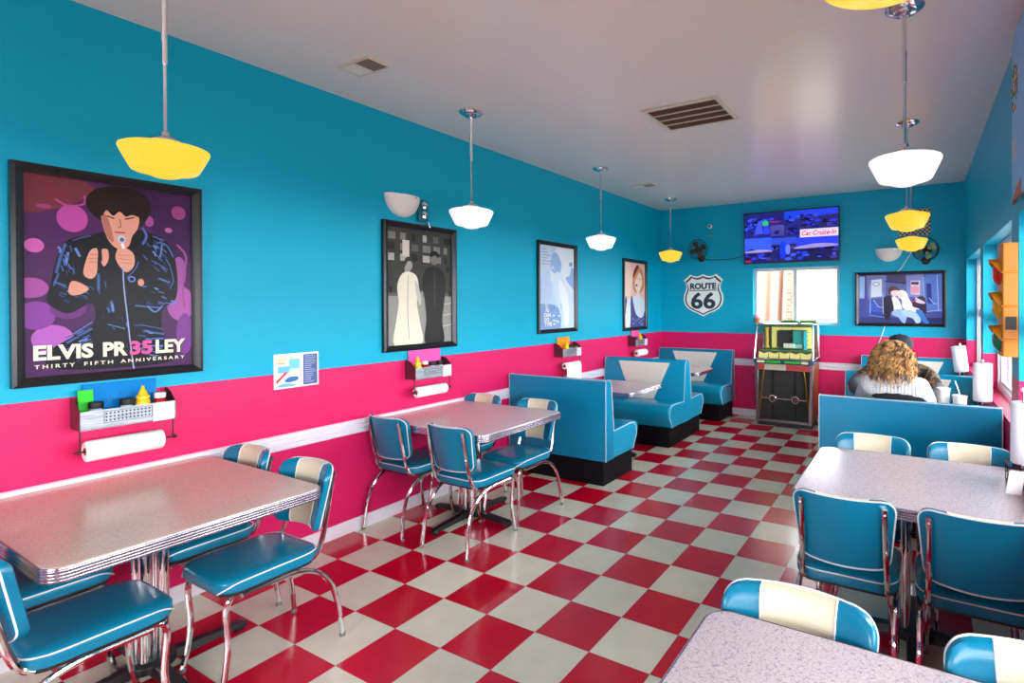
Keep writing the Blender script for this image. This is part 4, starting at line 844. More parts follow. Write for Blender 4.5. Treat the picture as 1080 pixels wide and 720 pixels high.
# half bowl sconces
def sconce(x, y, z, A, label):
    t = thing('wall_sconce', label, 'wall lamp', (x, y, z)); q = MB(); rings = []
    for k in range(9):
        f = k / 8; a = f * PI / 2; r = .152 * math.cos(a * .98) + .001; zz = -.16 * math.sin(a)
        rings.append([tuple(A @ Vector((r * math.cos(b_), zz, .0008 + abs(r * .62 * math.sin(b_))))) for b_ in [PI * i / 20 for i in range(21)]])
    q.loft(rings, cap=True); q.build('bowl', mat('sconce_ceramic', (244, 242, 238), .4), t, smooth=60)
    MB().tube([tuple(A @ Vector((.05, -.012, .088))), tuple(A @ Vector((.075, -.012, .08)))], .005, 6).build('switch_slot', CHR, t)
sconce(0, .415, 2.39, AX_L, 'white half bowl wall sconce above the black and white street photograph')
sconce(3.10, BW, 2.235, AX_B, 'white half bowl wall sconce above the train picture')
t = thing('speaker_bracket', 'small dark metal wall bracket with chrome discs beside the sconce on the left wall', 'bracket', (0, .60, 2.30))
MB().b2(.0005, .03, -.045, .045, -.085, .085).build('back_box', mat('bracket_blue_steel', (40, 110, 130), .35, .5), t, bevel=.006)
for zz in (.045, -.03): MB().lathe([(0, 0), (.028, 0), (.028, .01), (0, .016)], (.03, 0, zz), 16, Matrix.Rotation(PI / 2, 4, 'Y')).build('disc', CHR, t)
MB().tube([(.02, .045, -.08), (.03, .06, -.12)], .008, 6).build('stub', CHR, t)

# ------------------------------------------------------------------ condiment racks with paper towel rolls
RK = [(-1.235, 'under the singer poster'), (.615, 'under the black and white street photograph'), (2.53, 'under the pale blue poster'), (4.21, 'under the portrait near the corner')]
m, nt, b, N, L = nodes('scratched_steel'); b.inputs['Base Color'].default_value = lin((200, 205, 212)); b.inputs['Metallic'].default_value = .6; b.inputs['Roughness'].default_value = .4
n = N('ShaderNodeTexNoise'); n.inputs['Scale'].default_value = 30; tc = N('ShaderNodeTexCoord'); mp = N('ShaderNodeMapping'); mp.inputs['Scale'].default_value = (1, .4, 4); cr = N('ShaderNodeMix'); cr.data_type = 'RGBA'; cr.inputs[6].default_value = lin((96, 100, 110)); cr.inputs[7].default_value = lin((196, 200, 208))
L(tc.outputs['Object'], mp.inputs[0]); L(mp.outputs[0], n.inputs['Vector']); L(n.outputs['Fac'], cr.inputs[0]); L(cr.outputs[2], b.inputs['Base Color']); STL = m
def rack(y, lb):
    t = thing('condiment_rack', 'metal condiment rack with towel bar %s' % lb, 'rack', (0, y, 1.0), 0, 'wall condiment racks'); hy = .178; d = .118
    for s_ in (-1, 1):
        prof = [(.001, 0), (d, 0), (d, .085), (d - .02, .10), (d - .05, .128), (d - .08, .14), (.001, .145)]
        MB().loft([[(a, s_ * hy - .001, b_) for a, b_ in prof], [(a, s_ * hy + .001, b_) for a, b_ in prof]]).build('side_plate', BROWN, t, smooth=0)
    MB().b2(.001, d, -hy + .001, hy - .001, 0, .003).build('bottom_plate', BROWN, t, smooth=0); MB().b2(.001, .003, -hy + .001, hy - .001, .003, .12).build('back_plate', BROWN, t, smooth=0)
    fp = MB().b2(d - .002, d, -hy - .001, hy + .001, -.002, .085).build('front_plate', STL, t, smooth=0)
    q = MB()
    for i in range(12):
        for j in range(3): q.box((d + .0003, -.088 + i * .0145, .033 + j * .016), (.0012, .006, .008))
    q.build('perforations', BLK, fp, smooth=0)
    q = MB(); z0, z1, y0, y1 = .022, .074, -.097, .082
    q.b2(d, d + .001, y0, y1, z0, z0 + .002).b2(d, d + .001, y0, y1, z1, z1 + .002).b2(d, d + .001, y0, y0 + .002, z0, z1).b2(d, d + .001, y1, y1 + .002, z0, z1); q.build('embossed_border', FRM, fp, smooth=0)
    MB().b2(d + .0002, d + .0016, .086, .172, -.006, .083).build('taped_note', mat('note_paper', (214, 208, 218), .6), fp, smooth=0)
    for s_ in (-1, 1):
        MB().tube([(d - .02, s_ * (hy - .004), .002), (d - .02, s_ * (hy - .004), -.10)], .004, 6).build('hanger', BROWN, t)
    MB().tube([(d - .02, -hy - .018, -.10), (d - .02, hy + .012, -.10)], .0045, 8).build('towel_bar', BROWN, t)
    for s_ in (-1, 1): MB().lathe([(0, 0), (.010, 0), (.010, .008), (0, .008)], (d - .02, s_ * (hy + .003) - .004, -.10), 10, Matrix.Rotation(-PI / 2, 4, 'X')).build('end_stop', BROWN, t)
    return t
_r0_ = rack(*RK[0])
for y, lb in RK[1:]: dup(_r0_, (0, y, 1.0), 0, 'metal condiment rack with towel bar %s' % lb)
CARD = mat('cardboard_core', (180, 120, 85), .8)
def roll(name, label, cx, cy, cz, r, ln, sheet=0, axis='y', tilt=None, col=None, group=None):
    t = thing(name, label, 'paper towel roll', (cx, cy, cz), 0, group); ri = .017
    M = {'y': Matrix.Rotation(PI / 2, 4, 'X'), 'z': Matrix.Identity(4)}[axis]
    if tilt is not None: M = tilt.to_4x4() @ M
    h = ln / 2
    q = MB(); q.lathe([(ri, -h), (r - .004, -h), (r, -h + .004), (r, h - .004), (r - .004, h), (ri, h), (ri, -h)], seg=32, M=M); 
    q.build('paper', col or PAPER, t, smooth=50)
    q = MB(); q.lathe([(ri - .002, -h - .001), (ri + .001, -h - .001), (ri + .001, h + .001), (ri - .002, h + .001), (ri - .002, -h - .001)], seg=20, M=M); q.build('core', CARD, t)
    if sheet:
        q = MB(); R_ = r + .001
        rings = []
        for zz, dx in [(.03, 0), (0, 0), (-sheet * .3, .001), (-sheet * .7, .0), (-sheet, -.003)]:
            xx = R_ if zz <= 0 else math.sqrt(max(0, R_ * R_ - zz * zz)); rings.append([(xx + dx, -h, zz), (xx + dx, h, zz), (xx + dx - .001, h, zz), (xx + dx - .001, -h, zz)])
        q.loft(rings); q.build('hanging_sheet', col or PAPER, t)
    return t
RG = 'paper towel rolls hanging from the wall racks'
roll('paper_towel_roll', 'thick paper towel roll hanging below the rack under the singer poster', .098, -1.25, .90, .047, .285, group=RG)
roll('paper_towel_roll', 'paper towel roll hanging below the rack under the street photograph', .098, .60, .90, .040, .285, group=RG)
roll('paper_towel_roll', 'paper towel roll with a long hanging sheet below the pale blue poster', .098, 2.545, .90, .034, .28, .20, group=RG)
roll('paper_towel_roll', 'paper towel roll hanging below the rack nearest the back corner', .098, 4.225, .90, .045, .27, group=RG)
def bottle(kind, y, x, label, z=1.0035):
    if kind == 'mustard':
        t = thing('mustard_bottle', label, 'bottle', (x, y, z)); MB().lathe([(0, 0), (.026, 0), (.029, .005), (.029, .085), (.026, .10), (.018, .108), (0, .108)], seg=18).build('bottle_body', YEL, t)
        MB().lathe([(0, .108), (.028, .108), (.027, .118), (.018, .126), (.014, .14), (.009, .152), (.006, .168), (0, .17)], seg=18).build('nozzle_cap', YEL, t)
    elif kind == 'shaker':
        t = thing('spice_shaker', label, 'shaker', (x, y, z)); MB().lathe([(0, 0), (.022, 0), (.023, .004), (.023, .078), (.018, .086), (0, .086)], seg=18).build('jar', mat('clear_jar', (170, 190, 205), .15), t)
        MB().lathe([(0, .086), (.026, .086), (.027, .09), (.027, .112), (.024, .116), (0, .116)], seg=18).build('lid', BLK, t)
    else:
        t = thing('ketchup_bottle', label, 'bottle', (x, y, z)); MB().lathe([(0, 0), (.026, 0), (.028, .005), (.028, .08), (.022, .095), (.019, .10), (0, .10)], seg=18).build('bottle_body', RED, t)
        MB().lathe([(0, .10), (.023, .10), (.024, .103), (.024, .122), (.022, .125), (0, .125)], seg=18).build('cap', WHT, t)
bottle('shaker', -1.345, .07, 'black lidded shaker at the left end of the rack under the singer poster')
bottle('shaker', -1.235, .075, 'black lidded shaker beside the yellow mustard under the singer poster')
bottle('mustard', -1.175, .080, 'yellow mustard bottle in the rack under the singer poster')
bottle('ketchup', -1.105, .075, 'dark red bottle with a white cap in the rack under the singer poster')
bottle('mustard', .49, .080, 'yellow mustard bottle in the rack under the street photograph')
bottle('ketchup', .565, .070, 'white capped sauce bottle in the rack under the street photograph')
bottle('shaker', .635, .075, 'black lidded shaker in the middle of the rack under the street photograph')
bottle('shaker', .715, .070, 'black lidded shaker at the right end of the rack under the street photograph')
bottle('mustard', 2.47, .080, 'yellow mustard bottle in the rack under the pale blue poster')
bottle('shaker', 2.56, .070, 'dark lidded shaker in the rack under the pale blue poster')
bottle('mustard', 4.24, .080, 'yellow mustard bottle in the rack nearest the back corner')
bottle('shaker', 4.32, .070, 'dark lidded shaker in the rack nearest the back corner')
def menu(y0, y1, z1, rgb, label, x=.024, lean=.01):
    t = thing('menu', label, 'menu', (x, (y0 + y1) / 2, 1.0035)); h = (y1 - y0) / 2; z = z1 - 1.0035
    MB().loft([[(-.003, -h, 0), (.003, -h, 0), (.003, h, 0), (-.003, h, 0)], [(-.003 - lean, -h, z), (.003 - lean, -h, z), (.003 - lean, h, z), (-.003 - lean, h, z)]]).build('menu_card', mat('menu_%02x%02x%02x' % rgb, rgb, .6, spec=.15), t, smooth=0)
    return t, h, z
t, h, z = menu(-1.375, -1.10, 1.197, (0, 122, 196), 'blue menus standing in the rack under the singer poster')
q = MB(); random.seed(3)
for k in range(16): yy = -h + .07 + k * .0125; zz = z * .55 + random.uniform(-.005, .03); q.box((.0035 - .01 * zz / z, yy, zz), (.001, .002, random.uniform(.01, .035)))
q.build('handwriting', mat('menu_ink', (10, 60, 110), .5), t, smooth=0)
t, h, z = menu(-1.398, -1.345, 1.175, (60, 200, 60), 'narrow green card at the left end of the rack under the singer poster', x=.045)
menu(.455, .765, 1.213, (255, 90, 170), 'pink menu standing in the rack under the street photograph')
menu(2.385, 2.62, 1.205, (250, 150, 40), 'orange menu standing in the rack under the pale blue poster')
menu(4.10, 4.32, 1.200, (250, 90, 160), 'pink menu standing in the rack nearest the back corner')
tag(MB().b2(.03, .09, 2.62, 2.69, 1.0035, 1.10).build('sauce_packets', mat('packet_brown', (120, 80, 50), .5), bevel=.006), 'brown packets at the right end of the rack under the pale blue poster', 'packets')
tag(MB().b2(.03, .09, 4.09, 4.15, 1.0035, 1.12).build('sauce_packets', mat('packet_dark', (50, 40, 60), .5), bevel=.006), 'dark packets behind the mustard in the rack nearest the back corner', 'packets')

# ------------------------------------------------------------------ right wall: traffic light and shaped sign
AMB = mat('signal_yellow', (186, 112, 0), .38)
t = thing('traffic_light', 'yellow traffic light with three visors hanging between the windows', 'traffic light', (RW, 1.30, 1.580))
MB().loft([[(xx, yy, zz) for xx, yy in ((-.073, -.095), (-.068, -.10), (-.004, -.10), (-.001, -.095), (-.001, .095), (-.004, .10), (-.068, .10), (-.073, .095))] for zz in (-.31, .307)]).build('housing', AMB, t, bevel=.006, bseg=3)
for zc in (.149, -.035, -.218): MB().b2(-.079, -.0005, -.105, .105, zc - .007, zc + .007).build('section_rib', AMB, t, bevel=.005)
MB().b2(-.060, -.010, -.1015, -.0995, -.162, -.091).build('dark_label', BLK, t, smooth=0)
for k, (c, nm) in enumerate([((190, 25, 20), 'red_lens'), ((200, 150, 20), 'amber_lens'), ((15, 110, 70), 'green_lens')]):
    zc = .150 - k * .184; MR = Matrix.Rotation(-PI / 2, 4, 'Y')
    MB().lathe([(0, .036), (.03, .034), (.055, .024), (.068, .008), (.070, 0), (0, 0)], (-.073, 0, zc), 24, MR).build(nm, mat('signal_' + nm, c, .15), t)
    rings = []
    for r_, inn in ((.080, 0), (.077, 0)):
        rings.append([(-.073, r_ * math.cos(a), zc + r_ * math.sin(a)) for a in [math.radians(5 + 170 * i / 24) for i in range(25)]])
        rings.append([(-.074 - .054 * (max(0, math.sin(a)) ** .8), r_ * .98 * math.cos(a), zc + r_ * .98 * math.sin(a) - .004) for a in [math.radians(5 + 170 * i / 24) for i in range(25)]])
    q = MB(); q.loft([rings[0], rings[1], rings[3], rings[2]], cap=False, close=True); q.build('visor', AMB, t, smooth=60)
sg = thing('shaped_wall_sign', 'tall colourful cut out tin sign high on the right wall at the picture edge', 'sign', (RW - .022, .815, 2.50))
for b_ in (-.3, .3): MB().b2(-.001, .0215, -.02, .02, b_ - .02, b_ + .02).build('spacer_block', BLK, sg)
out = [(-.355, -.42), (-.36, -.1), (-.345, .1), (-.36, .3), (-.345, .41), (-.18, .455), (.1, .44), (.34, .45), (.35, -.38), (.1, -.43), (-.2, -.40)]
q = MB(); q.prism([(-a, b_) for a, b_ in out], -.012, -.001, 0); q.build('red_edge', mat('sign_red_edge', (120, 20, 25), .4), sg, smooth=0)
q = MB(); q.prism([(-a * .975, b_ * .98) for a, b_ in out], -.0135, -.0122, 0); q.build('sky_panel', mat('sign_sky', (120, 182, 226), .4), sg, smooth=0)
q = MB(); random.seed(5)
for k in range(90):
    a = random.random() * 6.28; r_ = random.random() ** .5; q.slot = k % 4; q.lathe([(0, 0), (.012, 0), (.008, .0015), (0, .0015)], (-.0138, .25 + .10 * r_ * math.cos(a) * -1, .17 + .12 * r_ * math.sin(a)), 7, Matrix.Rotation(-PI / 2, 4, 'Y'))
q.build('flowers', [mat('leaf_green', (60, 130, 60), .5), mat('flower_red', (190, 50, 60), .5), mat('flower_yellow', (225, 190, 80), .5), mat('leaf_dark', (30, 70, 50), .5)], sg, smooth=0)
MB().b2(-.0148, -.0138, .20, .33, -.2, -.09).build('pale_plaque', mat('plaque_grey', (190, 195, 200), .5), sg, smooth=0)
q = MB(); q.prism([(.35, -.41), (.20, -.36), (.05, -.33), (.05, -.41)], -.0148, -.0138, 0); q.build('ground_strip', mat('sign_ground', (175, 90, 50), .5), sg, smooth=0)

# ------------------------------------------------------------------ things on the window side tables
def caddy(x, y, z, label, sy=.09):
    t = thing('table_caddy', label, 'caddy', (x, y, z)); q = MB(); hx, hy = .058, sy
    for zz in (.004, .05, .09): q.tube([(a, b_, zz) for a, b_ in rrect(hx, hy, .02, 3)], .0025, 5, close=True)
    for a, b_ in ((hx, hy), (-hx, hy), (hx, -hy), (-hx, -hy), (0, hy), (0, -hy), (hx, 0), (-hx, 0)): q.tube([(a * .97, b_ * .97, .0), (a * .97, b_ * .97, .09)], .0022, 5)
    q.build('wire_basket', BLK, t); MB().b2(-hx + .004, hx - .004, -hy + .004, hy - .004, .001, .004).build('tray', BLK, t)
    MB().tube([(0, 0, .004), (0, 0, .42)], .006, 8).build('roll_post', CHR, t); MB().ball((0, 0, .425), .010, 10).build('post_knob', WHT, t)
    return t
TWL = mat('towel_white', (238, 240, 248), .8)
def post_roll(x, y, z, label, r=.065, ln=.28, tilt=None):
    return roll('paper_towel_roll', label, x, y, z, r, ln, axis='z', tilt=tilt, col=TWL)
caddy(3.828, 2.36, .716, 'black wire caddy under the paper towel roll on the couple\'s table')
post_roll(3.828, 2.36, .985, 'upright paper towel roll on the couple\'s table next to the window', .060, .275)
caddy(3.79, 4.15, .716, 'black wire caddy on the farthest window side table')
post_roll(3.79, 4.15, .99, 'tilted paper towel roll on the farthest window side table', .064, .26, Matrix.Rotation(math.radians(-7), 3, 'Y'))
caddy(3.828, .62, .751, 'wire caddy under the paper towel roll at the right edge of the picture', .07)
post_roll(3.834, .62, .985, 'paper towel roll standing on the pale table at the right picture edge', .053, .27)
tag(MB().loft([[(3.745, .455, .7515), (3.80, .455, .7515), (3.80, .47, .7515), (3.745, .47, .7515)], [(3.765, .50, .84), (3.82, .50, .84), (3.82, .505, .84), (3.765, .505, .84)]]).build('menu_stand', PAPER, bevel=.001, smooth=0), 'small white folded card leaning at the right edge of the pale table', 'card')
GJ = mat('relish_green', (130, 140, 50), .3)
for x, y, zz, c, nm, lb in [(3.80, 2.30, .721, GJ, 'relish_jar', 'small green jar in the caddy on the couple\'s table'), (3.845, 2.415, .721, RED, 'sauce_jar', 'small dark red jar in the caddy on the couple\'s table'), (3.765, 4.09, .721, GJ, 'relish_jar', 'small green jar in the caddy on the farthest window side table')]:
    t = thing(nm, lb, 'jar', (x, y, zz)); MB().lathe([(0, 0), (.017, 0), (.018, .004), (.018, .055), (.014, .062), (0, .062)], seg=14).build('glass_jar', c, t); MB().lathe([(0, .062), (.017, .062), (.017, .078), (0, .078)], seg=14).build('lid', WHT, t)
CUP = mat('foam_cup', (228, 230, 226), .6)
def cup(x, y, h, r0, r1, label, straw):
    t = thing('drink_cup', label, 'cup', (x, y, .7155)); MB().lathe([(0, 0), (r0, 0), (r1, h), (r1 + .003, h + .002), (r1 + .003, h + .006), (r1 - .003, h + .006), (r1 - .004, h - .004), (r0 - .003, .01), (0, .01)], seg=24).build('cup_body', CUP, t)
    if straw: MB().tube([(.01, 0, h * .3), (-.005, 0, h + .03), (-.03, 0, h + .11)], .004, 8).build('straw', WHT, t)
cup(3.585, 2.36, .205, .030, .043, 'tall white drink cup beside the couple', 0)
cup(3.685, 2.30, .165, .034, .046, 'short white drink cup with a straw beside the couple', 1)
t = thing('sauce_bottle', 'small dark bottle beside the cup with the straw', 'bottle', (3.735, 2.42, .7155)); MB().lathe([(0, 0), (.02, 0), (.02, .09), (.010, .11), (0, .11)], seg=14).build('bottle_body', mat('dark_bottle', (30, 26, 40), .3), t); MB().lathe([(0, .11), (.012, .11), (.012, .14), (0, .14)], seg=12).build('cap', BLK, t)
# ice cream ornament on the back window sill
t = thing('ice_cream_ornament', 'small pink and orange ice cream cone ornament in the back window', 'ornament', (1.455, BW + .045, BZ0 + .0005)); MB().lathe([(0, 0), (.03, 0), (.03, .005), (.01, .012), (.015, .02), (.05, .085), (0, .085)], seg=16).build('cone', mat('cone_orange', (225, 130, 70), .5), t); MB().ball((0, 0, .105), (.048, .048, .045), 14).build('scoop', mat('scoop_pink', (240, 180, 205), .5), t)
# ------------------------------------------------------------------ people
def skin(verts, edges, name, mt, parent, sub=1, extra=None, voxel=None, smooth_it=0, more=None):
    """verts: list of (x,y,z,rx,ry); grows one continuous surface along the edges"""
    me = bpy.data.meshes.new('tmp'); me.from_pydata([v[:3] for v in verts], edges, [])
    o = bpy.data.objects.new('tmp', me); COL.objects.link(o)
    md = o.modifiers.new('s', 'SKIN'); md.use_smooth_shade = True
    for i, v in enumerate(verts): me.skin_vertices[0].data[i].radius = (v[3], v[4] if len(v) > 4 else v[3])
    me.skin_vertices[0].data[0].use_root = True
    sb = o.modifiers.new('b', 'SUBSURF'); sb.levels = 2; sb.render_levels = 2
    dg = bpy.context.evaluated_depsgraph_get(); m1 = bpy.data.meshes.new_from_object(o.evaluated_get(dg)); bpy.data.objects.remove(o)
    if extra:
        bm = bmesh.new(); bm.from_mesh(m1)
        for e in extra:
            q = bmesh.ops.create_uvsphere(bm, u_segments=24, v_segments=16, radius=1)
            M = Matrix.Translation(e[0]) @ (e[2].to_4x4() if len(e) > 2 else Matrix.Identity(4)) @ Matrix.Diagonal((*e[1], 1)); bmesh.ops.transform(bm, matrix=M, verts=q['verts'])
        if more: more(bm)
        bm.to_mesh(m1); bm.free()
    if voxel:
        o = bpy.data.objects.new('tmp', m1); COL.objects.link(o); r = o.modifiers.new('r', 'REMESH'); r.mode = 'VOXEL'; r.voxel_size = voxel; r.use_smooth_shade = True
        if smooth_it: s_ = o.modifiers.new('sm', 'SMOOTH'); s_.iterations = smooth_it; s_.factor = .5
        dg = bpy.context.evaluated_depsgraph_get(); m2 = bpy.data.meshes.new_from_object(o.evaluated_get(dg)); bpy.data.objects.remove(o); m1 = m2
    m1.materials.clear(); m1.materials.append(mt)
    for p in m1.polygons: p.use_smooth = True; p.material_index = 0
    o = bpy.data.objects.new(name, m1); COL.objects.link(o); o.parent = parent; return o
def hand_parts(elbow, wrist, fwd, side, bm):
    """forearm, palm, thumb and four bent fingers as closed volumes; they fuse with the body in the remesh"""
    q = MB(); q.bm.free(); q.bm = bm; q.slot = 0
    e, w_ = Vector(elbow), Vector(wrist); f = Vector(fwd).normalized(); s_ = (Vector(side) - f * Vector(side).dot(f)).normalized(); d = f.cross(s_); d = d if d.z < 0 else -d
    q.tube([e, e.lerp(w_, .5), w_, w_ + f * .02], [.046, .040, .027, .025], 14); q.ball(tuple(e), .046, 14)
    R_ = Matrix((s_, f, -d)).transposed()
    u = bmesh.ops.create_uvsphere(bm, u_segments=18, v_segments=12, radius=1)
    bmesh.ops.transform(bm, matrix=Matrix.Translation(w_ + f * .052) @ R_.to_4x4() @ Matrix.Diagonal((.042, .054, .017, 1)), verts=u['verts'])
    for off, ln in ((-.029, .066), (-.0095, .076), (.0105, .071), (.029, .055)):
        b0 = w_ + f * .085 + s_ * off; p1 = b0 + f * ln * .42 + s_ * off * .12; p2 = p1 + f * ln * .30 + d * .012; p3 = p2 + f * ln * .16 + d * .018
        q.tube([b0, p1, p2, p3], [.0098, .0090, .0083, .0072], 10); q.ball(tuple(p3), .0072, 8)
    t0 = w_ + f * .030 + s_ * .034; t1 = t0 + f * .028 + s_ * .024 + d * .006; t2 = t1 + f * .030 + s_ * .004 + d * .008
    q.tube([t0, t1, t2], [.0135, .0112, .009], 10); q.ball(tuple(t2), .009, 8)
def person(name, label, loc, rz, g, headp, hands, skinm, lean=.04, elbows=None, sh=.19):
    """seated person, local frame faces +y, z=0 on the floor; g = girth factor"""
    t = thing(name, label, 'person', loc, rz)
    V, Eg = [], []
    def v(x, y, z, r, r2=None): V.append((x, y, z, r, r2 or r)); return len(V) - 1
    pel = v(0, 0, .57, .135 * g, .10 * g); bel = v(0, lean * .3, .70, .135 * g, .11 * g); che = v(0, lean, .87, .145 * g, .105 * g); nb = v(0, lean * 1.2, .985, .085, .07); nk = v(0, lean * 1.3 + .01, 1.06, .055); 
    hd = v(headp[0], headp[1], headp[2] - .02, .06)
    Eg += [(pel, bel), (bel, che), (che, nb), (nb, nk), (nk, hd)]
    wr = []
    for s_ in (-1, 1):
        shd = v(s_ * sh, lean * 1.1, .955, .062 * g ** .5); ex, ey, ez = elbows[(s_ + 1) // 2]; el = v(ex, ey, ez, .047 * g ** .4); hx_, hy_, hz_ = hands[(s_ + 1) // 2]; fa = v((ex + hx_) / 2, (ey + hy_) / 2, (ez + hz_) / 2, .040); wr_ = v(hx_, hy_, hz_, .030, .028)
        Eg += [(nb, shd), (shd, el), (el, fa), (fa, wr_)]
        wr.append((s_, shd, el, fa, wr_))
        hp = v(s_ * .10, .10, .55, .088 * g); kn = v(s_ * .13, .44, .525, .062 * g ** .5); sn = v(s_ * .125, .42, .30, .055); an = v(s_ * .12, .40, .09, .036); toe = v(s_ * .13, .52, .045, .034, .026)
        Eg += [(pel, hp), (hp, kn), (kn, sn), (sn, an), (an, toe)]
    H = Vector(headp)
    ex = [(H, (.074, .092, .108)), (H + Vector((0, .03, -.055)), (.052, .055, .055)), (H + Vector((0, .094, -.012)), (.012, .016, .022)), (H + Vector((0, .086, -.055)), (.024, .010, .007)), (H + Vector((-.076, .0, -.01)), (.009, .018, .028)), (H + Vector((.076, .0, -.01)), (.009, .018, .028)), (H + Vector((0, .078, .035)), (.05, .016, .012))]
    def hands_(bm):
        for s_, shd, el, fa, wr_ in wr: hand_parts(V[el][:3], V[wr_][:3], (-s_ * .28, 1, -.10), (-s_, 0, 0), bm)
    body = skin(V, Eg, 'body', skinm, t, extra=ex, voxel=.0046, smooth_it=2, more=hands_)
    for s_ in (-1, 1):
        e_ = MB().ball(H + Vector((s_ * .029, .0805, .006)), (.011, .010, .0075), 12).build('eye', mat('eye_white', (240, 238, 235), .2), t); MB().ball(H + Vector((s_ * .029, .0885, .006)), (.0045, .003, .0045), 8).build('iris', mat('iris', (50, 35, 25), .2), e_)
        MB().tube([H + Vector((s_ * .015, .088, .026)), H + Vector((s_ * .030, .086, .031)), H + Vector((s_ * .046, .076, .027))], .003, 6, 3).build('eyebrow', mat('eyebrow_brown', (96, 62, 38), .7), t)
    MB().tube([H + Vector((-.022, .088, -.055)), H + Vector((-.008, .096, -.052)), H + Vector((.008, .096, -.052)), H + Vector((.022, .088, -.055))], .0035, 6, 3).build('lips', mat('lips_rose', (184, 96, 90), .5), t)
    return t, V, Eg, H, wr
def clothes_top(t, V, g, wr, mt, name, puff=1.0, hem=.60, frac=1.0):
    W_, E2 = [], []
    def v(p, r, r2=None): W_.append((*p, r, r2 or r)); return len(W_) - 1
    off = .016
    a = v((V[0][0], V[0][1], hem), V[1][3] * 1.04 * puff + off, V[1][4] + off); b_ = v(V[1][:3], V[1][3] * 1.04 * puff + off, V[1][4] + off); c = v(V[2][:3], V[2][3] * 1.05 * puff + off, V[2][4] + off); d = v((V[3][0], V[3][1], V[3][2] + .005), V[3][3] * 1.05 + off, V[3][4] + off); e = v((V[4][0], V[4][1], V[4][2] - .03), .066)
    E2 += [(a, b_), (b_, c), (c, d), (d, e)]
    for s_, shd, el, fa, w_ in wr:
        p1 = v(V[shd][:3], V[shd][3] + off); p2 = v(V[el][:3], (V[el][3] + off) * puff); p3 = v(V[fa][:3], V[fa][3] + off * .9); p4 = v(tuple(Vector(V[fa][:3]).lerp(Vector(V[w_][:3]), 1.0)), .038)
        E2 += [(d, p1), (p1, p2), (p2, p3), (p3, p4)]
    return skin(W_, E2, name, mt, t, voxel=.009, smooth_it=5)
def clothes_legs(t, V, g, mt):
    n = len(V); W_, E2 = [], []
    def v(p, r, r2=None): W_.append((*p, r, r2 or r)); return len(W_) - 1
    a = v((V[0][0], V[0][1], .60), V[0][3] + .014, V[0][4] + .014); b_ = v((V[0][0], V[0][1], .565), V[0][3] + .014, V[0][4] + .014); E2.append((a, b_))
    for s_ in (-1, 1):
        hp = v((s_ * .10, .10, .55), .088 * g + .012); kn = v((s_ * .13, .44, .525), .062 * g ** .5 + .014); sn = v((s_ * .125, .42, .30), .066); an = v((s_ * .12, .40, .115), .058)
        E2 += [(b_, hp), (hp, kn), (kn, sn), (sn, an)]
    skin(W_, E2, 'trousers', mt, t, voxel=.011, smooth_it=4)
    for s_ in (-1, 1):
        MB().loft([[(s_ * .125 + x * k1, .46 + y * k2, z) for x, y in rrect(.045, .13, .04, 5)] for z, k1, k2 in ((.001, 1, 1), (.03, 1.02, 1.01), (.06, .9, .92), (.085, .7, .62))]).build('shoe', mat('dark_shoe', (30, 30, 36), .5), t, smooth=60)
SK = mat('skin', (222, 165, 140), .5)
# woman with curly hair, seen from behind
t, V, Eg, H, wr = person('person', 'person in a white sweater with curly blonde hair, back to the viewer in the booth', (3.262, 2.00, 0), 0, 1.22, (-.01, .10, 1.165), [(-.13, .37, .780), (.13, .37, .780)], SK, lean=.05, elbows=[(-.225, .24, .795), (.225, .24, .795)], sh=.165)
m, nt, b, N, L = nodes('cable_knit'); b.inputs['Base Color'].default_value = lin((206, 206, 208)); b.inputs['Roughness'].default_value = .9
tc = N('ShaderNodeTexCoord'); wv = N('ShaderNodeTexWave'); wv.inputs['Scale'].default_value = 14; wv.inputs['Distortion'].default_value = 2.5; L(tc.outputs['Object'], wv.inputs['Vector']); bp = N('ShaderNodeBump'); bp.inputs['Strength'].default_value = .3; bp.inputs['Distance'].default_value = .008; L(wv.outputs['Fac'], bp.inputs['Height']); L(bp.outputs['Normal'], b.inputs['Normal'])
clothes_top(t, V, 1.22, wr, m, 'sweater', 1.05, .62); clothes_legs(t, V, 1.2, mat('dark_jeans', (40, 50, 80), .8))
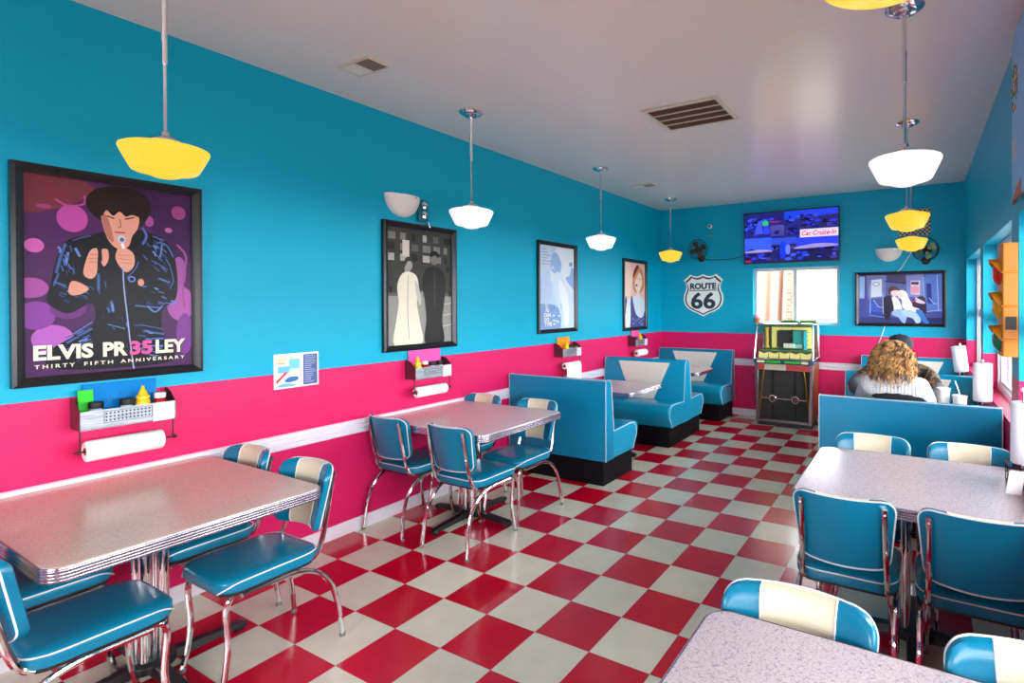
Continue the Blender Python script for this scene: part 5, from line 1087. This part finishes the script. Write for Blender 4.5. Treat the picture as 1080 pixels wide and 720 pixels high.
# curls
m, nt, b, N, L = nodes('curly_hair'); tc = N('ShaderNodeTexCoord'); nz = N('ShaderNodeTexNoise'); nz.inputs['Scale'].default_value = 22; cr = N('ShaderNodeValToRGB'); cr.color_ramp.elements[0].color = lin((92, 50, 22)); cr.color_ramp.elements[1].color = lin((222, 172, 108)); cr.color_ramp.elements[0].position = .34; cr.color_ramp.elements[1].position = .66
L(tc.outputs['Object'], nz.inputs['Vector']); L(nz.outputs['Fac'], cr.inputs[0]); L(cr.outputs[0], b.inputs['Base Color']); b.inputs['Roughness'].default_value = .5
random.seed(11); q = MB(); q.ball(H + Vector((0, -.02, .02)), (.095, .098, .108), 18)
for k in range(330):
    a = random.uniform(-PI, PI); 
    if abs(a - PI / 2) < .75: continue                      # leave the face free
    el = random.uniform(.0, 1.5); ca, sa = math.cos(a), math.sin(a)
    p = H + Vector((.088 * ca * math.cos(el), .088 * sa * math.cos(el) - .02, .03 + .095 * math.sin(el)))
    out_ = Vector((ca, sa, 0)); ln = random.uniform(.10, .27) + .05 * math.sin(el); pts = []; ph = random.random() * 6.28; rr = random.uniform(.006, .012); tn = int(ln / .008)
    for i in range(tn + 1):
        f = i / tn; sp_ = out_ * (.012 + .062 * math.sin(min(1, f * 1.3) * PI * .55)) ; dn = Vector((0, 0, -ln * f ** 1.15 + .012 * math.sin(f * PI)))
        c = p + sp_ + dn; s1 = Vector((-sa, ca, 0)); pts.append(c + s1 * rr * math.cos(ph + f * ln * 190) + (out_ * .8 + Vector((0, 0, .4))) * rr * math.sin(ph + f * ln * 190))
    q.tube(pts, [.0062 - .0035 * (i / tn) for i in range(tn + 1)], 5)
q.build('hair', m, t, smooth=60)
# man opposite, cap on, leaning in
t, V, Eg, H, wr = person('person', 'person in a dark cap and patterned shirt leaning over the table behind the curly hair', (3.27, 3.06, 0), PI, 1.22, (-.012, .20, 1.150), [(-.17, .47, .782), (.19, .47, .782)], SK, lean=.12, elbows=[(-.29, .36, .815), (.345, .36, .845)], sh=.225)
m, nt, b, N, L = nodes('camouflage_shirt'); tc = N('ShaderNodeTexCoord'); nz = N('ShaderNodeTexNoise'); nz.inputs['Scale'].default_value = 16; nz.inputs['Detail'].default_value = 3; cr = N('ShaderNodeValToRGB'); cr.color_ramp.interpolation = 'CONSTANT'
for k, (ps, c) in enumerate([(0, (28, 24, 24)), (.42, (74, 62, 44)), (.50, (120, 92, 60)), (.56, (44, 40, 36)), (.64, (190, 110, 70))]):
    e = cr.color_ramp.elements[k] if k < 2 else cr.color_ramp.elements.new(ps); e.position = ps; e.color = lin(c)
L(tc.outputs['Object'], nz.inputs['Vector']); L(nz.outputs['Fac'], cr.inputs[0]); L(cr.outputs[0], b.inputs['Base Color']); b.inputs['Roughness'].default_value = .85
GS = mat('grey_sleeve', (84, 84, 92), .85)
sh_ = clothes_top(t, V, 1.22, wr, m, 'shirt', 1.05, .60)
W_, E2 = [], []
for s_, shd, el, fa, w_ in wr:
    n0 = len(W_); W_ += [(*tuple(Vector(V[shd][:3]).lerp(Vector(V[el][:3]), .45)), .072), (*V[el][:3], .075), (*V[fa][:3], .062), (*tuple(Vector(V[fa][:3]).lerp(Vector(V[w_][:3]), 1.0)), .042)]
    o = skin([W_[n0], W_[n0 + 1], W_[n0 + 2], W_[n0 + 3]], [(0, 1), (1, 2), (2, 3)], 'sleeve', GS, t)
clothes_legs(t, V, 1.1, mat('dark_jeans', (40, 50, 80), .8))
CAPM = mat('navy_cap', (32, 32, 48), .8)
q = MB(); q.lathe([(.098, .0), (.102, .02), (.096, .06), (.075, .095), (.04, .112), (0, .116)], tuple(H + Vector((0, -.005, .03))), 26); c_ = q.build('cap', CAPM, t, smooth=60)
q = MB(); pts = [(.085 * math.cos(a), .06 + .115 * math.sin(a)) for a in [PI * i / 14 for i in range(15)]]
q.loft([[(H.x + x, H.y + y, H.z + .035 + z_ - .25 * max(0, y - .08)) for x, y in pts] for z_ in (0, .004)]); q.build('cap_brim', CAPM, t, smooth=60)
MB().ball(H + Vector((0, -.005, .147)), (.009, .009, .006), 8).build('cap_button', CAPM, t)
q = MB(); 
for k in range(120):
    a = random.uniform(PI * .9, PI * 2.1); p = H + Vector((.08 * math.cos(a), .088 * math.sin(a), random.uniform(-.03, .04))); q.tube([p, p + Vector((.006 * math.cos(a), .006 * math.sin(a), -.03))], .003, 4)
q.build('short_hair', mat('brown_hair', (70, 46, 32), .6), t)
# dark bag squeezed between the woman and the bench back
q = MB(); rings = []
for i in range(15):
    u = i / 14; x = 3.13 + .34 * u; hgt = .03 * math.sin(PI * u) ** .5 + .004; rings.append([(x, 1.868 + a * .022, .905 - .012 * u + b_ * hgt + .003 * math.sin(i * 2.1)) for a, b_ in [(math.cos(2 * PI * j / 10), math.sin(2 * PI * j / 10)) for j in range(10)]])
q.loft(rings); tag(q.build('rolled_jacket', mat('black_cloth', (14, 18, 26), .8), smooth=60), 'black rolled jacket lying along the top of the bench behind the white sweater', 'jacket')
